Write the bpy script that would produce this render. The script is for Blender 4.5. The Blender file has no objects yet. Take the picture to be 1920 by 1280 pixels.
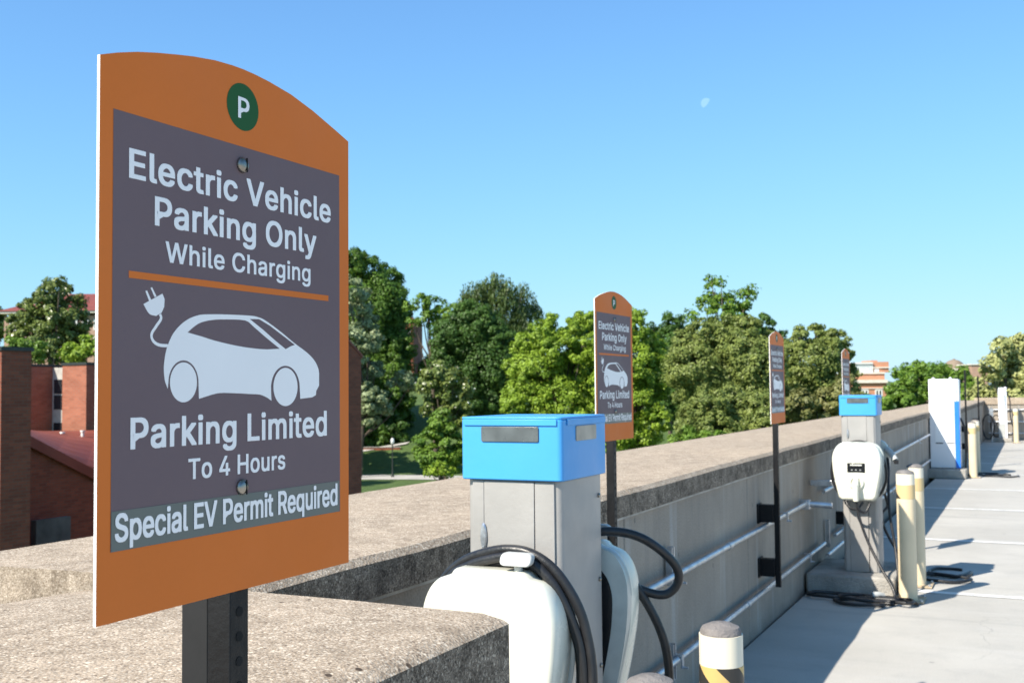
import bpy, bmesh, math, random
import numpy as np
from mathutils import Vector, Matrix
from mathutils.geometry import tessellate_polygon, interpolate_bezier, intersect_line_line_2d
random.seed(7); rng = np.random.default_rng(11)
R = math.radians
S = bpy.context.scene
COL = S.collection

# ------------------------------------------------------------------ camera
AZ, PIT, ROLL, HC, FPX = R(26.3), R(2.6), 0.010, 1.55, 2000.0
Fw = Vector((-math.sin(AZ)*math.cos(PIT), math.cos(AZ)*math.cos(PIT), math.sin(PIT)))
Rt = Vector((math.cos(AZ), math.sin(AZ), 0)); Up = Rt.cross(Fw)
R2 = Rt*math.cos(ROLL)-Up*math.sin(ROLL); U2 = Up*math.cos(ROLL)+Rt*math.sin(ROLL)
CAM = Vector((0, 0, HC))
cd = bpy.data.cameras.new('camera'); cam = bpy.data.objects.new('camera', cd); COL.objects.link(cam)
cd.sensor_width = 36; cd.lens = FPX/1920*36; cd.clip_start = .05; cd.clip_end = 8000
m = Matrix((R2, U2, -Fw)).transposed().to_4x4(); m.translation = CAM; cam.matrix_world = m
cd.dof.use_dof = True; cd.dof.focus_distance = 1.5; cd.dof.aperture_fstop = 15
S.camera = cam
FH = Vector((-math.sin(AZ), math.cos(AZ), 0))
def at(px, py, d):            # world point seen at photo pixel (px,py) at d metres along the view axis
    return CAM + Fw*d + R2*((px-960)/FPX*d) + U2*((640-py)/FPX*d)

# ------------------------------------------------------------------ light
SUN_EL, SUN_AZ = R(42), R(205.6)
w = bpy.data.worlds.new('World'); S.world = w; w.use_nodes = True
nt = w.node_tree; bg = nt.nodes['Background']
sky = nt.nodes.new('ShaderNodeTexSky'); sky.sky_type = 'NISHITA'; sky.sun_disc = False
sky.sun_elevation = SUN_EL; sky.sun_rotation = SUN_AZ; sky.altitude = 100
sky.air_density = 1.0; sky.dust_density = 0.3; sky.ozone_density = 2.0
SKY = 0.13                                          # clear deep blue: soft per-channel shoulder on the sky colour
sr = nt.nodes.new('ShaderNodeSeparateColor'); cr = nt.nodes.new('ShaderNodeCombineColor'); nt.links.new(sky.outputs[0], sr.inputs[0])
def wm(op, x, y):
    q = nt.nodes.new('ShaderNodeMath'); q.operation = op
    for k, v in ((0, x), (1, y)):
        if isinstance(v, (int, float)): q.inputs[k].default_value = v
        else: nt.links.new(v, q.inputs[k])
    return q.outputs[0]
for ch, (ka, kb, pw) in enumerate(((.747, .965, 1.0), (2.78, 3.98, 1.5), (45.0, 66.2, 4.0))):
    x = wm('POWER', wm('MULTIPLY', sr.outputs[ch], SKY), pw)
    nt.links.new(wm('DIVIDE', wm('MULTIPLY', x, ka/SKY), wm('ADD', wm('MULTIPLY', x, kb), 1.0)), cr.inputs[ch])
nt.links.new(cr.outputs[0], bg.inputs[0]); bg.inputs[1].default_value = SKY
sl = bpy.data.lights.new('sun', 'SUN'); sl.energy = 5.0; sl.angle = R(.5); sl.color = (1, .925, .80)
so = bpy.data.objects.new('sun', sl); COL.objects.link(so)
tr = Vector((-math.sin(SUN_AZ)*math.cos(SUN_EL), -math.cos(SUN_AZ)*math.cos(SUN_EL), -math.sin(SUN_EL)))
so.rotation_euler = tr.to_track_quat('-Z', 'Y').to_euler()
S.view_settings.view_transform = 'Standard'; S.view_settings.look = 'None'
S.view_settings.exposure = 0.75; S.view_settings.gamma = 1
S.cycles.max_bounces = 8; S.cycles.transparent_max_bounces = 16

# ------------------------------------------------------------------ mesh helpers
class MB:
    def __init__(s): s.v = []; s.f = []; s.mi = []
    def add(s, vs, fs, mi=0):
        o = len(s.v); s.v += [tuple(v) for v in vs]; s.f += [[o+i for i in f] for f in fs]; s.mi += [mi]*len(fs); return s
    def box(s, x0, x1, y0, y1, z0, z1, mi=0):
        vs = [(x, y, z) for z in (z0, z1) for y in (y0, y1) for x in (x0, x1)]
        return s.add(vs, [(0,2,3,1),(4,5,7,6),(0,1,5,4),(2,6,7,3),(0,4,6,2),(1,3,7,5)], mi)
    def hexa(s, b, t, mi=0):      # four bottom points (ccw from above), four top points
        return s.add(list(b)+list(t), [(3,2,1,0),(4,5,6,7),(0,1,5,4),(1,2,6,5),(2,3,7,6),(3,0,4,7)], mi)
    def prism(s, poly, a, b, f, mi=0):   # poly of (p,q); f(p,q,t) -> point; caps as ngons
        n = len(poly)
        vs = [f(p, q, a) for p, q in poly]+[f(p, q, b) for p, q in poly]
        return s.add(vs, [list(range(n-1, -1, -1)), list(range(n, 2*n))]+[(i, (i+1) % n, n+(i+1) % n, n+i) for i in range(n)], mi)
    def loft(s, rings, cap=True, mi=0):
        n = len(rings[0]); vs = [p for r in rings for p in r]; fs = []
        for k in range(len(rings)-1):
            for i in range(n): fs.append((k*n+i, k*n+(i+1) % n, (k+1)*n+(i+1) % n, (k+1)*n+i))
        if cap: fs.append(list(range(n-1, -1, -1))); fs.append([(len(rings)-1)*n+i for i in range(n)])
        return s.add(vs, fs, mi)
    def lathe(s, prof, cx, cy, cz=0, n=40, mi=0):
        return s.loft([[(cx+r*math.cos(2*math.pi*i/n), cy+r*math.sin(2*math.pi*i/n), cz+z) for i in range(n)] for r, z in prof], True, mi)
    def tube(s, pts, r, n=10, sub=8, mi=0, smooth=True, r1=None):
        P = [Vector(p) for p in pts]
        if smooth and len(P) > 2:
            Q = []
            for i in range(len(P)-1):
                p0 = P[max(i-1, 0)]; p1 = P[i]; p2 = P[i+1]; p3 = P[min(i+2, len(P)-1)]
                for k in range(sub):
                    t = k/sub
                    Q.append(.5*((2*p1)+(p2-p0)*t+(2*p0-5*p1+4*p2-p3)*t*t+(3*p1-p0-3*p2+p3)*t**3))
            Q.append(P[-1]); P = Q
        rings = []; nrm = None
        for i, p in enumerate(P):
            t = (P[min(i+1, len(P)-1)]-P[max(i-1, 0)]).normalized()
            if nrm is None:
                nrm = t.cross(Vector((0, 0, 1)))
                if nrm.length < .05: nrm = t.cross(Vector((1, 0, 0)))
            nrm = (nrm-t*nrm.dot(t)).normalized(); b = t.cross(nrm)
            rr = r if r1 is None else r+(r1-r)*i/(len(P)-1)
            rings.append([p+(nrm*math.cos(2*math.pi*k/n)+b*math.sin(2*math.pi*k/n))*rr for k in range(n)])
        return s.loft(rings, True, mi)
    def build(s, name, mats, parent=None, smooth=False, bevel=0, seg=2, origin=None, angle=35):
        me = bpy.data.meshes.new(name)
        vs = s.v if origin is None else [(v[0]-origin[0], v[1]-origin[1], v[2]-origin[2]) for v in s.v]
        me.from_pydata(vs, [], s.f)
        for mm in (mats if isinstance(mats, (list, tuple)) else [mats]): me.materials.append(mm)
        me.polygons.foreach_set('material_index', s.mi)
        bm = bmesh.new(); bm.from_mesh(me); bmesh.ops.recalc_face_normals(bm, faces=bm.faces); bm.to_mesh(me); bm.free()
        if smooth: me.shade_smooth(); me.set_sharp_from_angle(angle=R(angle))
        o = bpy.data.objects.new(name, me); COL.objects.link(o); o.parent = parent
        if origin is not None: o.location = origin
        if bevel:
            bv = o.modifiers.new('bevel', 'BEVEL'); bv.width = bevel; bv.segments = seg; bv.limit_method = 'ANGLE'; bv.angle_limit = R(35)
            bv.harden_normals = False
            if smooth is False: me.shade_smooth(); me.set_sharp_from_angle(angle=R(50))
        return o
def tag(o, label=None, cat=None, group=None, kind=None):
    if label: o['label'] = label
    if cat: o['category'] = cat
    if group: o['group'] = group
    if kind: o['kind'] = kind
    return o
def empty(name, loc, label, cat, group=None, rz=0):
    o = bpy.data.objects.new(name, None); COL.objects.link(o); o.location = loc; o.rotation_euler = (0, 0, rz)
    o.empty_display_size = .1
    return tag(o, label, cat, group)
def kids(o): return [c for c in bpy.data.objects if c.parent == o]
def copy_tree(o, parent=None):
    c = o.copy(); COL.objects.link(c); c.parent = parent
    for ch in kids(o): copy_tree(ch, c)
    return c

# ------------------------------------------------------------------ materials
def new_mat(name):
    mt = bpy.data.materials.new(name); mt.use_nodes = True; n = mt.node_tree
    return mt, n, n.nodes['Principled BSDF']
def noise(n, vec, scale, detail=4, rough=.55, lo=.35, hi=.65):
    t = n.nodes.new('ShaderNodeTexNoise'); t.inputs['Scale'].default_value = scale; t.inputs['Detail'].default_value = detail
    t.inputs['Roughness'].default_value = rough; n.links.new(vec, t.inputs['Vector'])
    mr = n.nodes.new('ShaderNodeMapRange'); mr.inputs['From Min'].default_value = lo; mr.inputs['From Max'].default_value = hi
    n.links.new(t.outputs['Fac'], mr.inputs['Value']); return mr.outputs[0]
def mixc(n, fac, a, b, mode='MIX'):
    x = n.nodes.new('ShaderNodeMix'); x.data_type = 'RGBA'; x.blend_type = mode
    for s, v in ((0, fac), (6, a), (7, b)):
        if isinstance(v, (int, float)): x.inputs[s].default_value = v
        elif isinstance(v, tuple): x.inputs[s].default_value = (*v, 1)
        else: n.links.new(v, x.inputs[s])
    return x.outputs[2]
def mathn(n, op, a, b=0.0):
    x = n.nodes.new('ShaderNodeMath'); x.operation = op
    for s, v in ((0, a), (1, b)):
        if isinstance(v, (int, float)): x.inputs[s].default_value = v
        else: n.links.new(v, x.inputs[s])
    return x.outputs[0]
def coords(n, scale=(1, 1, 1)):
    tc = n.nodes.new('ShaderNodeTexCoord'); mp = n.nodes.new('ShaderNodeMapping'); mp.inputs['Scale'].default_value = scale
    n.links.new(tc.outputs['Object'], mp.inputs['Vector']); return mp.outputs[0]
def bump(n, b, h, dist, strength=1):
    x = n.nodes.new('ShaderNodeBump'); x.inputs['Distance'].default_value = dist; x.inputs['Strength'].default_value = strength
    n.links.new(h, x.inputs['Height']); n.links.new(x.outputs[0], b.inputs['Normal'])
def simple(name, col, rough=.5, metal=0, var=.12, scale=6, bmp=0, bscale=60, coat=0, spec=None):
    mt, n, b = new_mat(name); v = coords(n)
    f = noise(n, v, scale)
    dark = tuple(c*(1-var) for c in col); lite = tuple(min(1, c*(1+var)) for c in col)
    n.links.new(mixc(n, f, dark, lite), b.inputs['Base Color'])
    rf = noise(n, v, scale*2.3); r_ = mathn(n, 'ADD', mathn(n, 'MULTIPLY', rf, .15), max(rough-.07, .02)); n.links.new(r_, b.inputs['Roughness'])
    b.inputs['Metallic'].default_value = metal
    if coat: b.inputs['Coat Weight'].default_value = coat; b.inputs['Coat Roughness'].default_value = .08
    if spec is not None: b.inputs['Specular IOR Level'].default_value = spec
    if bmp: bump(n, b, noise(n, v, bscale, 3, .6, .2, .8), bmp)
    return mt
def voro(n, vec, scale, feat='F1', out='Distance'):
    t = n.nodes.new('ShaderNodeTexVoronoi'); t.feature = feat; t.inputs['Scale'].default_value = scale
    n.links.new(vec, t.inputs['Vector']); return t.outputs[out]
def ramp(n, fac, stops):
    r_ = n.nodes.new('ShaderNodeValToRGB'); e = r_.color_ramp.elements
    while len(e) < len(stops): e.new(.5)
    for k, (p, c) in enumerate(stops): e[k].position = p; e[k].color = (*c, 1)
    n.links.new(fac, r_.inputs[0]); return r_.outputs[0]
def sep(n, col, ch=0):
    s_ = n.nodes.new('ShaderNodeSeparateColor'); n.links.new(col, s_.inputs[0]); return s_.outputs[ch]

def aggregate(name, pal, dirt, dirtcol, dirt_lo, dirt_hi, light_patch=.0):
    mt, n, b = new_mat(name); v = coords(n)
    cell = voro(n, v, 200, out='Color'); cell2 = voro(n, v, 400, out='Color')
    c1 = ramp(n, sep(n, cell, 0), pal)
    c2 = ramp(n, sep(n, cell2, 1), pal)
    c = mixc(n, noise(n, v, 90, 2, .5, .42, .58), c1, c2)
    c = mixc(n, mathn(n, 'MULTIPLY', noise(n, v, 9, 6, .7, .45, .7), .35), c, tuple(x*.6 for x in pal[1][1]))
    c = mixc(n, mathn(n, 'MULTIPLY', noise(n, coords(n, (1, .35, 1)), 3.5, 5, .65, .42, .68), .35), c, tuple(min(1, x*1.25) for x in pal[2][1]))
    peb = voro(n, v, 120, out='Color'); pd = voro(n, v, 120)
    near = n.nodes.new('ShaderNodeMapRange'); near.inputs['From Min'].default_value = .42; near.inputs['From Max'].default_value = .30; n.links.new(pd, near.inputs['Value'])
    c = mixc(n, mathn(n, 'MULTIPLY', mathn(n, 'GREATER_THAN', sep(n, peb, 0), .80), mathn(n, 'MULTIPLY', near.outputs[0], .75)), c, tuple(min(.85, x*1.15) for x in pal[3][1]))
    c = mixc(n, mathn(n, 'MULTIPLY', mathn(n, 'GREATER_THAN', sep(n, peb, 1), .84), mathn(n, 'MULTIPLY', near.outputs[0], .75)), c, tuple(x*.75 for x in pal[0][1]))
    big = voro(n, v, 14); bm_ = n.nodes.new('ShaderNodeMapRange'); bm_.inputs['From Min'].default_value = .11; bm_.inputs['From Max'].default_value = .07; n.links.new(big, bm_.inputs['Value'])
    c = mixc(n, mathn(n, 'MULTIPLY', bm_.outputs[0], noise(n, v, 4, 2, .5, .52, .56)), c, tuple(x*.45 for x in pal[0][1]))
    if dirt:
        d1 = noise(n, v, 14, 8, .75, dirt_lo, dirt_hi); d2 = noise(n, v, 140, 3, .7, .3, .62)
        c = mixc(n, mathn(n, 'MULTIPLY', mathn(n, 'MULTIPLY', d1, mathn(n, 'ADD', mathn(n, 'MULTIPLY', d2, .7), .3)), dirt), c, dirtcol)
    n.links.new(c, b.inputs['Base Color']); b.inputs['Roughness'].default_value = .93; b.inputs['Specular IOR Level'].default_value = .25
    h = mathn(n, 'ADD', mathn(n, 'MULTIPLY', voro(n, v, 170), -.8), noise(n, v, 40, 5, .7, 0, 1))
    bump(n, b, h, .0035, .45)
    return mt
PAL = [(0, (.15, .105, .075)), (.22, (.33, .255, .185)), (.65, (.44, .35, .265)), (1, (.70, .61, .50))]
M = {}
M['cope'] = aggregate('exposed aggregate concrete', PAL, .6, (.14, .105, .075), .42, .66)
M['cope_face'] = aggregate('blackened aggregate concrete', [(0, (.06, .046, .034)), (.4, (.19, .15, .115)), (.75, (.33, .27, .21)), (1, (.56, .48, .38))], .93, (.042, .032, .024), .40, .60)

M['cope_end'] = aggregate('stained cast end face', [(0, (.17, .13, .10)), (.3, (.31, .26, .20)), (.65, (.38, .32, .26)), (1, (.5, .44, .37))], .85, (.12, .095, .07), .40, .58)
def wall_concrete():
    mt, n, b = new_mat('board formed grey concrete'); v = coords(n)
    c = mixc(n, noise(n, v, 1.6, 5, .6), (.275, .230, .182), (.385, .322, .255))
    c = mixc(n, mathn(n, 'MULTIPLY', noise(n, coords(n, (14, 14, .9)), 1, 5, .7, .5, .72), .45), c, (.17, .16, .15))       # run-off streaks
    c = mixc(n, mathn(n, 'MULTIPLY', noise(n, coords(n, (9, 5, .35)), 1, 3, .6, .58, .68), .5), c, (.52, .51, .49))        # lime streaks
    hole = voro(n, coords(n, (9, 9, 6)), 1); hm = n.nodes.new('ShaderNodeMapRange'); hm.inputs['From Min'].default_value = .10; hm.inputs['From Max'].default_value = .05
    n.links.new(hole, hm.inputs['Value']); hk = mathn(n, 'MULTIPLY', hm.outputs[0], noise(n, v, 3, 2, .5, .5, .52))
    c = mixc(n, mathn(n, 'MULTIPLY', hk, .8), c, (.10, .09, .08))
    sx = n.nodes.new('ShaderNodeSeparateXYZ'); n.links.new(coords(n), sx.inputs[0])
    low = n.nodes.new('ShaderNodeMapRange'); low.inputs['From Min'].default_value = .10; low.inputs['From Max'].default_value = 0.0
    n.links.new(mathn(n, 'ADD', sx.outputs[2], mathn(n, 'MULTIPLY', noise(n, v, 7), .05)), low.inputs['Value'])
    c = mixc(n, mathn(n, 'MULTIPLY', low.outputs[0], .6), c, (.12, .105, .09))                                             # splash dirt at the foot
    c = mixc(n, .25, c, mixc(n, noise(n, v, 120, 3, .6), (.15, .15, .14), (.45, .44, .42)))
    n.links.new(c, b.inputs['Base Color']); b.inputs['Roughness'].default_value = .9; b.inputs['Specular IOR Level'].default_value = .3
    bump(n, b, mathn(n, 'SUBTRACT', noise(n, v, 25, 6, .65, 0, 1), hk), .004, .6); return mt
M['wall'] = wall_concrete()
def deck_concrete():
    mt, n, b = new_mat('broom finished deck concrete'); v = coords(n)
    c = mixc(n, noise(n, v, .7, 6, .62), (.40, .378, .34), (.50, .475, .43))
    c = mixc(n, mathn(n, 'MULTIPLY', noise(n, v, 3.2, 7, .7, .5, .72), .4), c, (.27, .265, .26))
    c = mixc(n, mathn(n, 'MULTIPLY', noise(n, coords(n, (.5, 3, 1)), 1.2, 5, .7, .52, .75), .35), c, (.56, .55, .54))
    spot = voro(n, v, 2.3); sm = n.nodes.new('ShaderNodeMapRange'); sm.inputs['From Min'].default_value = .05; sm.inputs['From Max'].default_value = .025
    n.links.new(spot, sm.inputs['Value']); c = mixc(n, mathn(n, 'MULTIPLY', sm.outputs[0], .6), c, (.12, .115, .11))
    wv = n.nodes.new('ShaderNodeVectorMath'); wv.operation = 'ADD'; nz = n.nodes.new('ShaderNodeTexNoise'); nz.inputs['Scale'].default_value = 1.7; nz.inputs['Detail'].default_value = 6
    n.links.new(v, nz.inputs['Vector']); n.links.new(v, wv.inputs[0]); n.links.new(nz.outputs['Color'], wv.inputs[1])
    ck = voro(n, wv.outputs[0], .33, 'DISTANCE_TO_EDGE'); cm = n.nodes.new('ShaderNodeMapRange'); cm.inputs['From Min'].default_value = .0022; cm.inputs['From Max'].default_value = .0008
    n.links.new(ck, cm.inputs['Value']); c = mixc(n, mathn(n, 'MULTIPLY', cm.outputs[0], mathn(n, 'MULTIPLY', noise(n, v, .5, 2, .5, .48, .6), .55)), c, (.16, .155, .145))
    ty = n.nodes.new('ShaderNodeTexNoise'); ty.inputs['Scale'].default_value = 1; ty.inputs['Detail'].default_value = 3; n.links.new(coords(n, (.35, 5.5, 1)), ty.inputs['Vector'])
    tm = n.nodes.new('ShaderNodeMapRange'); tm.inputs['From Min'].default_value = .6; tm.inputs['From Max'].default_value = .72; n.links.new(ty.outputs['Fac'], tm.inputs['Value'])
    c = mixc(n, mathn(n, 'MULTIPLY', tm.outputs[0], .28), c, (.2, .195, .19))
    c = mixc(n, .3, c, mixc(n, noise(n, v, 160, 3, .6), (.25, .25, .24), (.6, .59, .58)))
    n.links.new(c, b.inputs['Base Color']); b.inputs['Roughness'].default_value = .85; b.inputs['Specular IOR Level'].default_value = .3
    bump(n, b, noise(n, coords(n, (30, 160, 30)), 1, 4, .6, 0, 1), .003, .5); return mt
M['deck'] = deck_concrete()
M['pad'] = simple('cast pad concrete', (.34, .32, .29), .9, 0, .22, 5, .006, 70)
M['dimwall'] = simple('shade darkened concrete', (.10, .095, .09), .9, 0, .35, 1.2)  # shade on the low wall is put into this base colour
M['joint'] = simple('pale mortar', (.44, .42, .39), .95, 0, .2, 9, .004, 60)  # pale tone of the strip under the coping
def paint_line():
    mt, n, b = new_mat('worn white road paint'); v = coords(n)
    n.links.new(mixc(n, noise(n, v, 9, 7, .75, .52, .66), (.78, .78, .77), (.45, .445, .44)), b.inputs['Base Color']); b.inputs['Roughness'].default_value = .7; return mt
M['line'] = paint_line()
M['orange'] = simple('orange sign vinyl', (.69, .178, .034), .5, 0, .035, 3, .0004, 40, 0, .12)
M['purple'] = simple('slate purple sign vinyl', (.165, .118, .128), .5, 0, .03, 3, .0004, 40, 0, .15)
M['green'] = simple('green sign vinyl', (.022, .10, .030), .5, 0, .03, 3, 0, 1, 0, .15)
M['strip'] = simple('grey green sticker', (.115, .135, .125), .35, 0, .05, 5)
M['letter'] = simple('white sign vinyl', (.90, .875, .87), .4, 0, .02, 5)
M['edge'] = simple('white sheet edge', (.85, .85, .84), .5, 0, .03, 8)
M['blackpost'] = simple('black powder coat', (.006, .006, .007), .5, .0, .25, 12, .0006, 120, 0, .3)
M['blackpost2'] = simple('flat black paint', (.006, .006, .007), .75, 0, .2, 12)
M['hole'] = simple('dark hole', (.004, .004, .004), .9)
M['galv'] = simple('galvanised steel', (.55, .57, .60), .38, .85, .16, 14, .0006, 70)
M['boltm'] = simple('zinc bolt', (.30, .28, .25), .3, 1, .1, 40)
M['ped'] = simple('silver grey powder coat', (.37, .355, .34), .45, .2, .10, 3.5, .0004, 60)
M['ped_in'] = simple('seam gap shade', (.02, .02, .02), .8)  # near-black stands for the shade inside open seams and slots
M['cap'] = simple('sky blue painted metal', (.058, .335, .74), .38, 0, .04, 3, .0003, 40)
M['glass_plate'] = simple('smoked plastic window', (.10, .115, .12), .3, 0, .2, 18)
M['beige_plate'] = simple('faded label plate', (.38, .34, .28), .4, 0, .15, 16)
M['shell'] = simple('ivory gloss plastic', (.78, .77, .66), .28, 0, .02, 4, 0, 1, .3)
M['shell_d'] = simple('off white plastic', (.60, .60, .54), .32, 0, .05, 5)
M['rim'] = simple('pale grey clear plastic rim', (.46, .49, .46), .15, 0, .12, 12, 0, 1, .5)
M['disp'] = simple('black display glass', (.015, .016, .018), .15)
M['grey_pl'] = simple('light grey plastic', (.45, .46, .45), .4, 0, .06, 6)
M['rubber'] = simple('black rubber cable', (.017, .017, .019), .4, 0, .2, 20, .0006, 90)
M['cream'] = simple('cream bollard paint', (.70, .585, .40), .45, 0, .07, 3, .001, 30)
M['creamtop'] = simple('pale cream reflective band', (.78, .71, .57), .4, 0, .04, 4)
M['fillc'] = simple('bollard fill concrete', (.185, .17, .165), .85, 0, .2, 20, .003, 80)
M['plate'] = simple('rusty cream base plate', (.42, .33, .22), .7, 0, .3, 20)
M['white_box'] = simple('white painted steel', (.80, .81, .84), .4, 0, .03, 2)
M['white_box2'] = simple('bright white panel', (.90, .91, .92), .4, 0, .02, 2)
M['blue_strip'] = simple('strong blue stripe', (.03, .20, .75), .35, 0, .04, 3)
def hazard():
    mt, n, b = new_mat('amber and black hazard tape'); v = coords(n)
    sx = n.nodes.new('ShaderNodeSeparateXYZ'); n.links.new(v, sx.inputs[0])
    ang = n.nodes.new('ShaderNodeMath'); ang.operation = 'ARCTAN2'; n.links.new(sx.outputs[1], ang.inputs[0]); n.links.new(sx.outputs[0], ang.inputs[1])
    t = mathn(n, 'ADD', mathn(n, 'MULTIPLY', ang.outputs[0], 3/(2*math.pi)), mathn(n, 'MULTIPLY', sx.outputs[2], 8.45))
    fr = mathn(n, 'FRACT', mathn(n, 'ADD', t, 10.174)); k = mathn(n, 'GREATER_THAN', fr, .47)
    n.links.new(mixc(n, k, (.60, .42, .16), (.03, .028, .026)), b.inputs['Base Color']); b.inputs['Roughness'].default_value = .45; return mt
M['hazard'] = hazard()
def worn_tape():
    mt, n, b = new_mat('faded amber tape with one black wrap'); v = coords(n)
    sx = n.nodes.new('ShaderNodeSeparateXYZ'); n.links.new(v, sx.inputs[0])
    ang = n.nodes.new('ShaderNodeMath'); ang.operation = 'ARCTAN2'; n.links.new(sx.outputs[1], ang.inputs[0]); n.links.new(sx.outputs[0], ang.inputs[1])
    t = mathn(n, 'ADD', mathn(n, 'MULTIPLY', ang.outputs[0], 1/(2*math.pi)), mathn(n, 'MULTIPLY', sx.outputs[2], 2.6))
    k = mathn(n, 'GREATER_THAN', mathn(n, 'FRACT', mathn(n, 'ADD', t, 10.40)), .72)
    n.links.new(mixc(n, k, (.62, .47, .24), (.03, .028, .026)), b.inputs['Base Color']); b.inputs['Roughness'].default_value = .5; return mt
M['hazard2'] = worn_tape()
def brick(name, c1, c2, joint, sc=1.0, stain=.4):
    mt, n, b = new_mat(name); tc = n.nodes.new('ShaderNodeTexCoord')
    sx = n.nodes.new('ShaderNodeSeparateXYZ'); n.links.new(tc.outputs['Object'], sx.inputs[0])
    cx = n.nodes.new('ShaderNodeCombineXYZ'); n.links.new(mathn(n, 'ADD', sx.outputs[0], sx.outputs[1]), cx.inputs[0]); n.links.new(sx.outputs[2], cx.inputs[1])
    t = n.nodes.new('ShaderNodeTexBrick'); t.inputs['Scale'].default_value = sc; t.inputs['Color1'].default_value = (*c1, 1); t.inputs['Color2'].default_value = (*c2, 1)
    t.inputs['Mortar'].default_value = (*joint, 1); t.inputs['Mortar Size'].default_value = .008; t.inputs['Brick Width'].default_value = .30; t.inputs['Row Height'].default_value = .095
    t.inputs['Bias'].default_value = .0; n.links.new(cx.outputs[0], t.inputs['Vector'])
    c = mixc(n, mathn(n, 'MULTIPLY', noise(n, coords(n, (1, 1, 3)), 1.1, 6, .7, .4, .7), stain), t.outputs['Color'], tuple(x*.45 for x in c1))
    n.links.new(c, b.inputs['Base Color']); b.inputs['Roughness'].default_value = .9; return mt
M['brick'] = brick('red brown brick', (.30, .080, .042), (.20, .052, .029), (.16, .10, .075))
M['brick_r'] = brick('orange red brick', (.40, .135, .075), (.30, .095, .052), (.26, .18, .14))
M['brick_b'] = brick('buff pink brick', (.46, .28, .20), (.40, .23, .16), (.4, .33, .28))
M['brick_o'] = brick('orange brick', (.60, .25, .135), (.53, .21, .11), (.5, .38, .30), 1, .15)
M['roof'] = simple('red standing seam roof', (.22, .052, .034), .6, 0, .12, .6)
M['stone'] = simple('cream cornice stone', (.72, .66, .57), .8, 0, .08, 2)
M['win'] = simple('dark window glass', (.02, .025, .03), .08, 0, .3, .8)
M['frame'] = simple('white window frame', (.72, .71, .68), .5)
M['penthouse'] = simple('pale blue glazing', (.50, .62, .66), .2, 0, .1, .7)
M['bay'] = simple('off white spandrel panel', (.42, .40, .36), .6)
M['dome'] = simple('brown dome roof', (.24, .18, .13), .7, 0, .15, .3)
M['iron'] = simple('dark green lamp iron', (.02, .025, .022), .5)
M['globe'] = simple('white lamp globe glass', (.82, .83, .80), .25)
M['bark'] = simple('grey brown bark', (.10, .075, .055), .9, 0, .35, 3, .03, 8)
M['path'] = simple('pale concrete path', (.42, .40, .37), .9, 0, .1, .5)
def grass():
    mt, n, b = new_mat('mown grass'); v = coords(n)
    c = mixc(n, noise(n, v, .15, 5, .65), (.055, .105, .02), (.10, .165, .035)); c = mixc(n, .45, c, mixc(n, noise(n, v, 3, 5, .75), (.03, .065, .012), (.13, .19, .05)))
    n.links.new(c, b.inputs['Base Color']); b.inputs['Roughness'].default_value = .95; bump(n, b, noise(n, v, 4, 5, .8, 0, 1), .15); return mt
M['grass'] = grass()
def leaf(name, dark, lite, trans=.3, rough=.5):
    mt = bpy.data.materials.new(name); mt.use_nodes = True; n = mt.node_tree; b = n.nodes['Principled BSDF']
    a = n.nodes.new('ShaderNodeAttribute'); a.attribute_name = 'tint'
    c = mixc(n, a.outputs['Fac'], dark, lite)
    n.links.new(c, b.inputs['Base Color']); b.inputs['Roughness'].default_value = rough; b.inputs['Specular IOR Level'].default_value = .35
    t = n.nodes.new('ShaderNodeBsdfTranslucent'); n.links.new(mixc(n, .5, c, (.16, .22, .02)), t.inputs[0])
    x = n.nodes.new('ShaderNodeMixShader'); x.inputs[0].default_value = trans
    n.links.new(b.outputs[0], x.inputs[1]); n.links.new(t.outputs[0], x.inputs[2]); n.links.new(x.outputs[0], n.nodes['Material Output'].inputs[0]); return mt
L = {
 'maple': leaf('deep green maple leaves', (0.044, 0.108, 0.015), (0.151, 0.264, 0.033)),
 'dark': leaf('dark green leaves', (0.033, 0.082, 0.018), (0.101, 0.195, 0.033)),
 'pine': leaf('blue green needles', (0.036, 0.070, 0.021), (0.111, 0.166, 0.039), .15),
 'silver': leaf('silvery green leaves', (.14, .19, .08), (.42, .48, .27), .2),
 'bright': leaf('bright yellow green leaves', (0.131, 0.234, 0.021), (0.384, 0.527, 0.053), .35),
 'olive': leaf('olive green leaves', (0.091, 0.137, 0.030), (0.302, 0.351, 0.090), .25),
 'brown': leaf('bronze olive leaves', (0.101, 0.117, 0.038), (0.282, 0.273, 0.090), .2),
 'mid': leaf('mid green leaves', (0.070, 0.156, 0.021), (0.222, 0.351, 0.045)),
 'pale': leaf('pale sage leaves', (0.181, 0.215, 0.075), (0.564, 0.566, 0.224), .2),
 'magnolia': leaf('glossy magnolia leaves', (0.060, 0.108, 0.021), (0.242, 0.282, 0.075), .15, .3),
}
M['petal'] = simple('white magnolia petals', (.8, .8, .72), .6)

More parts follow.
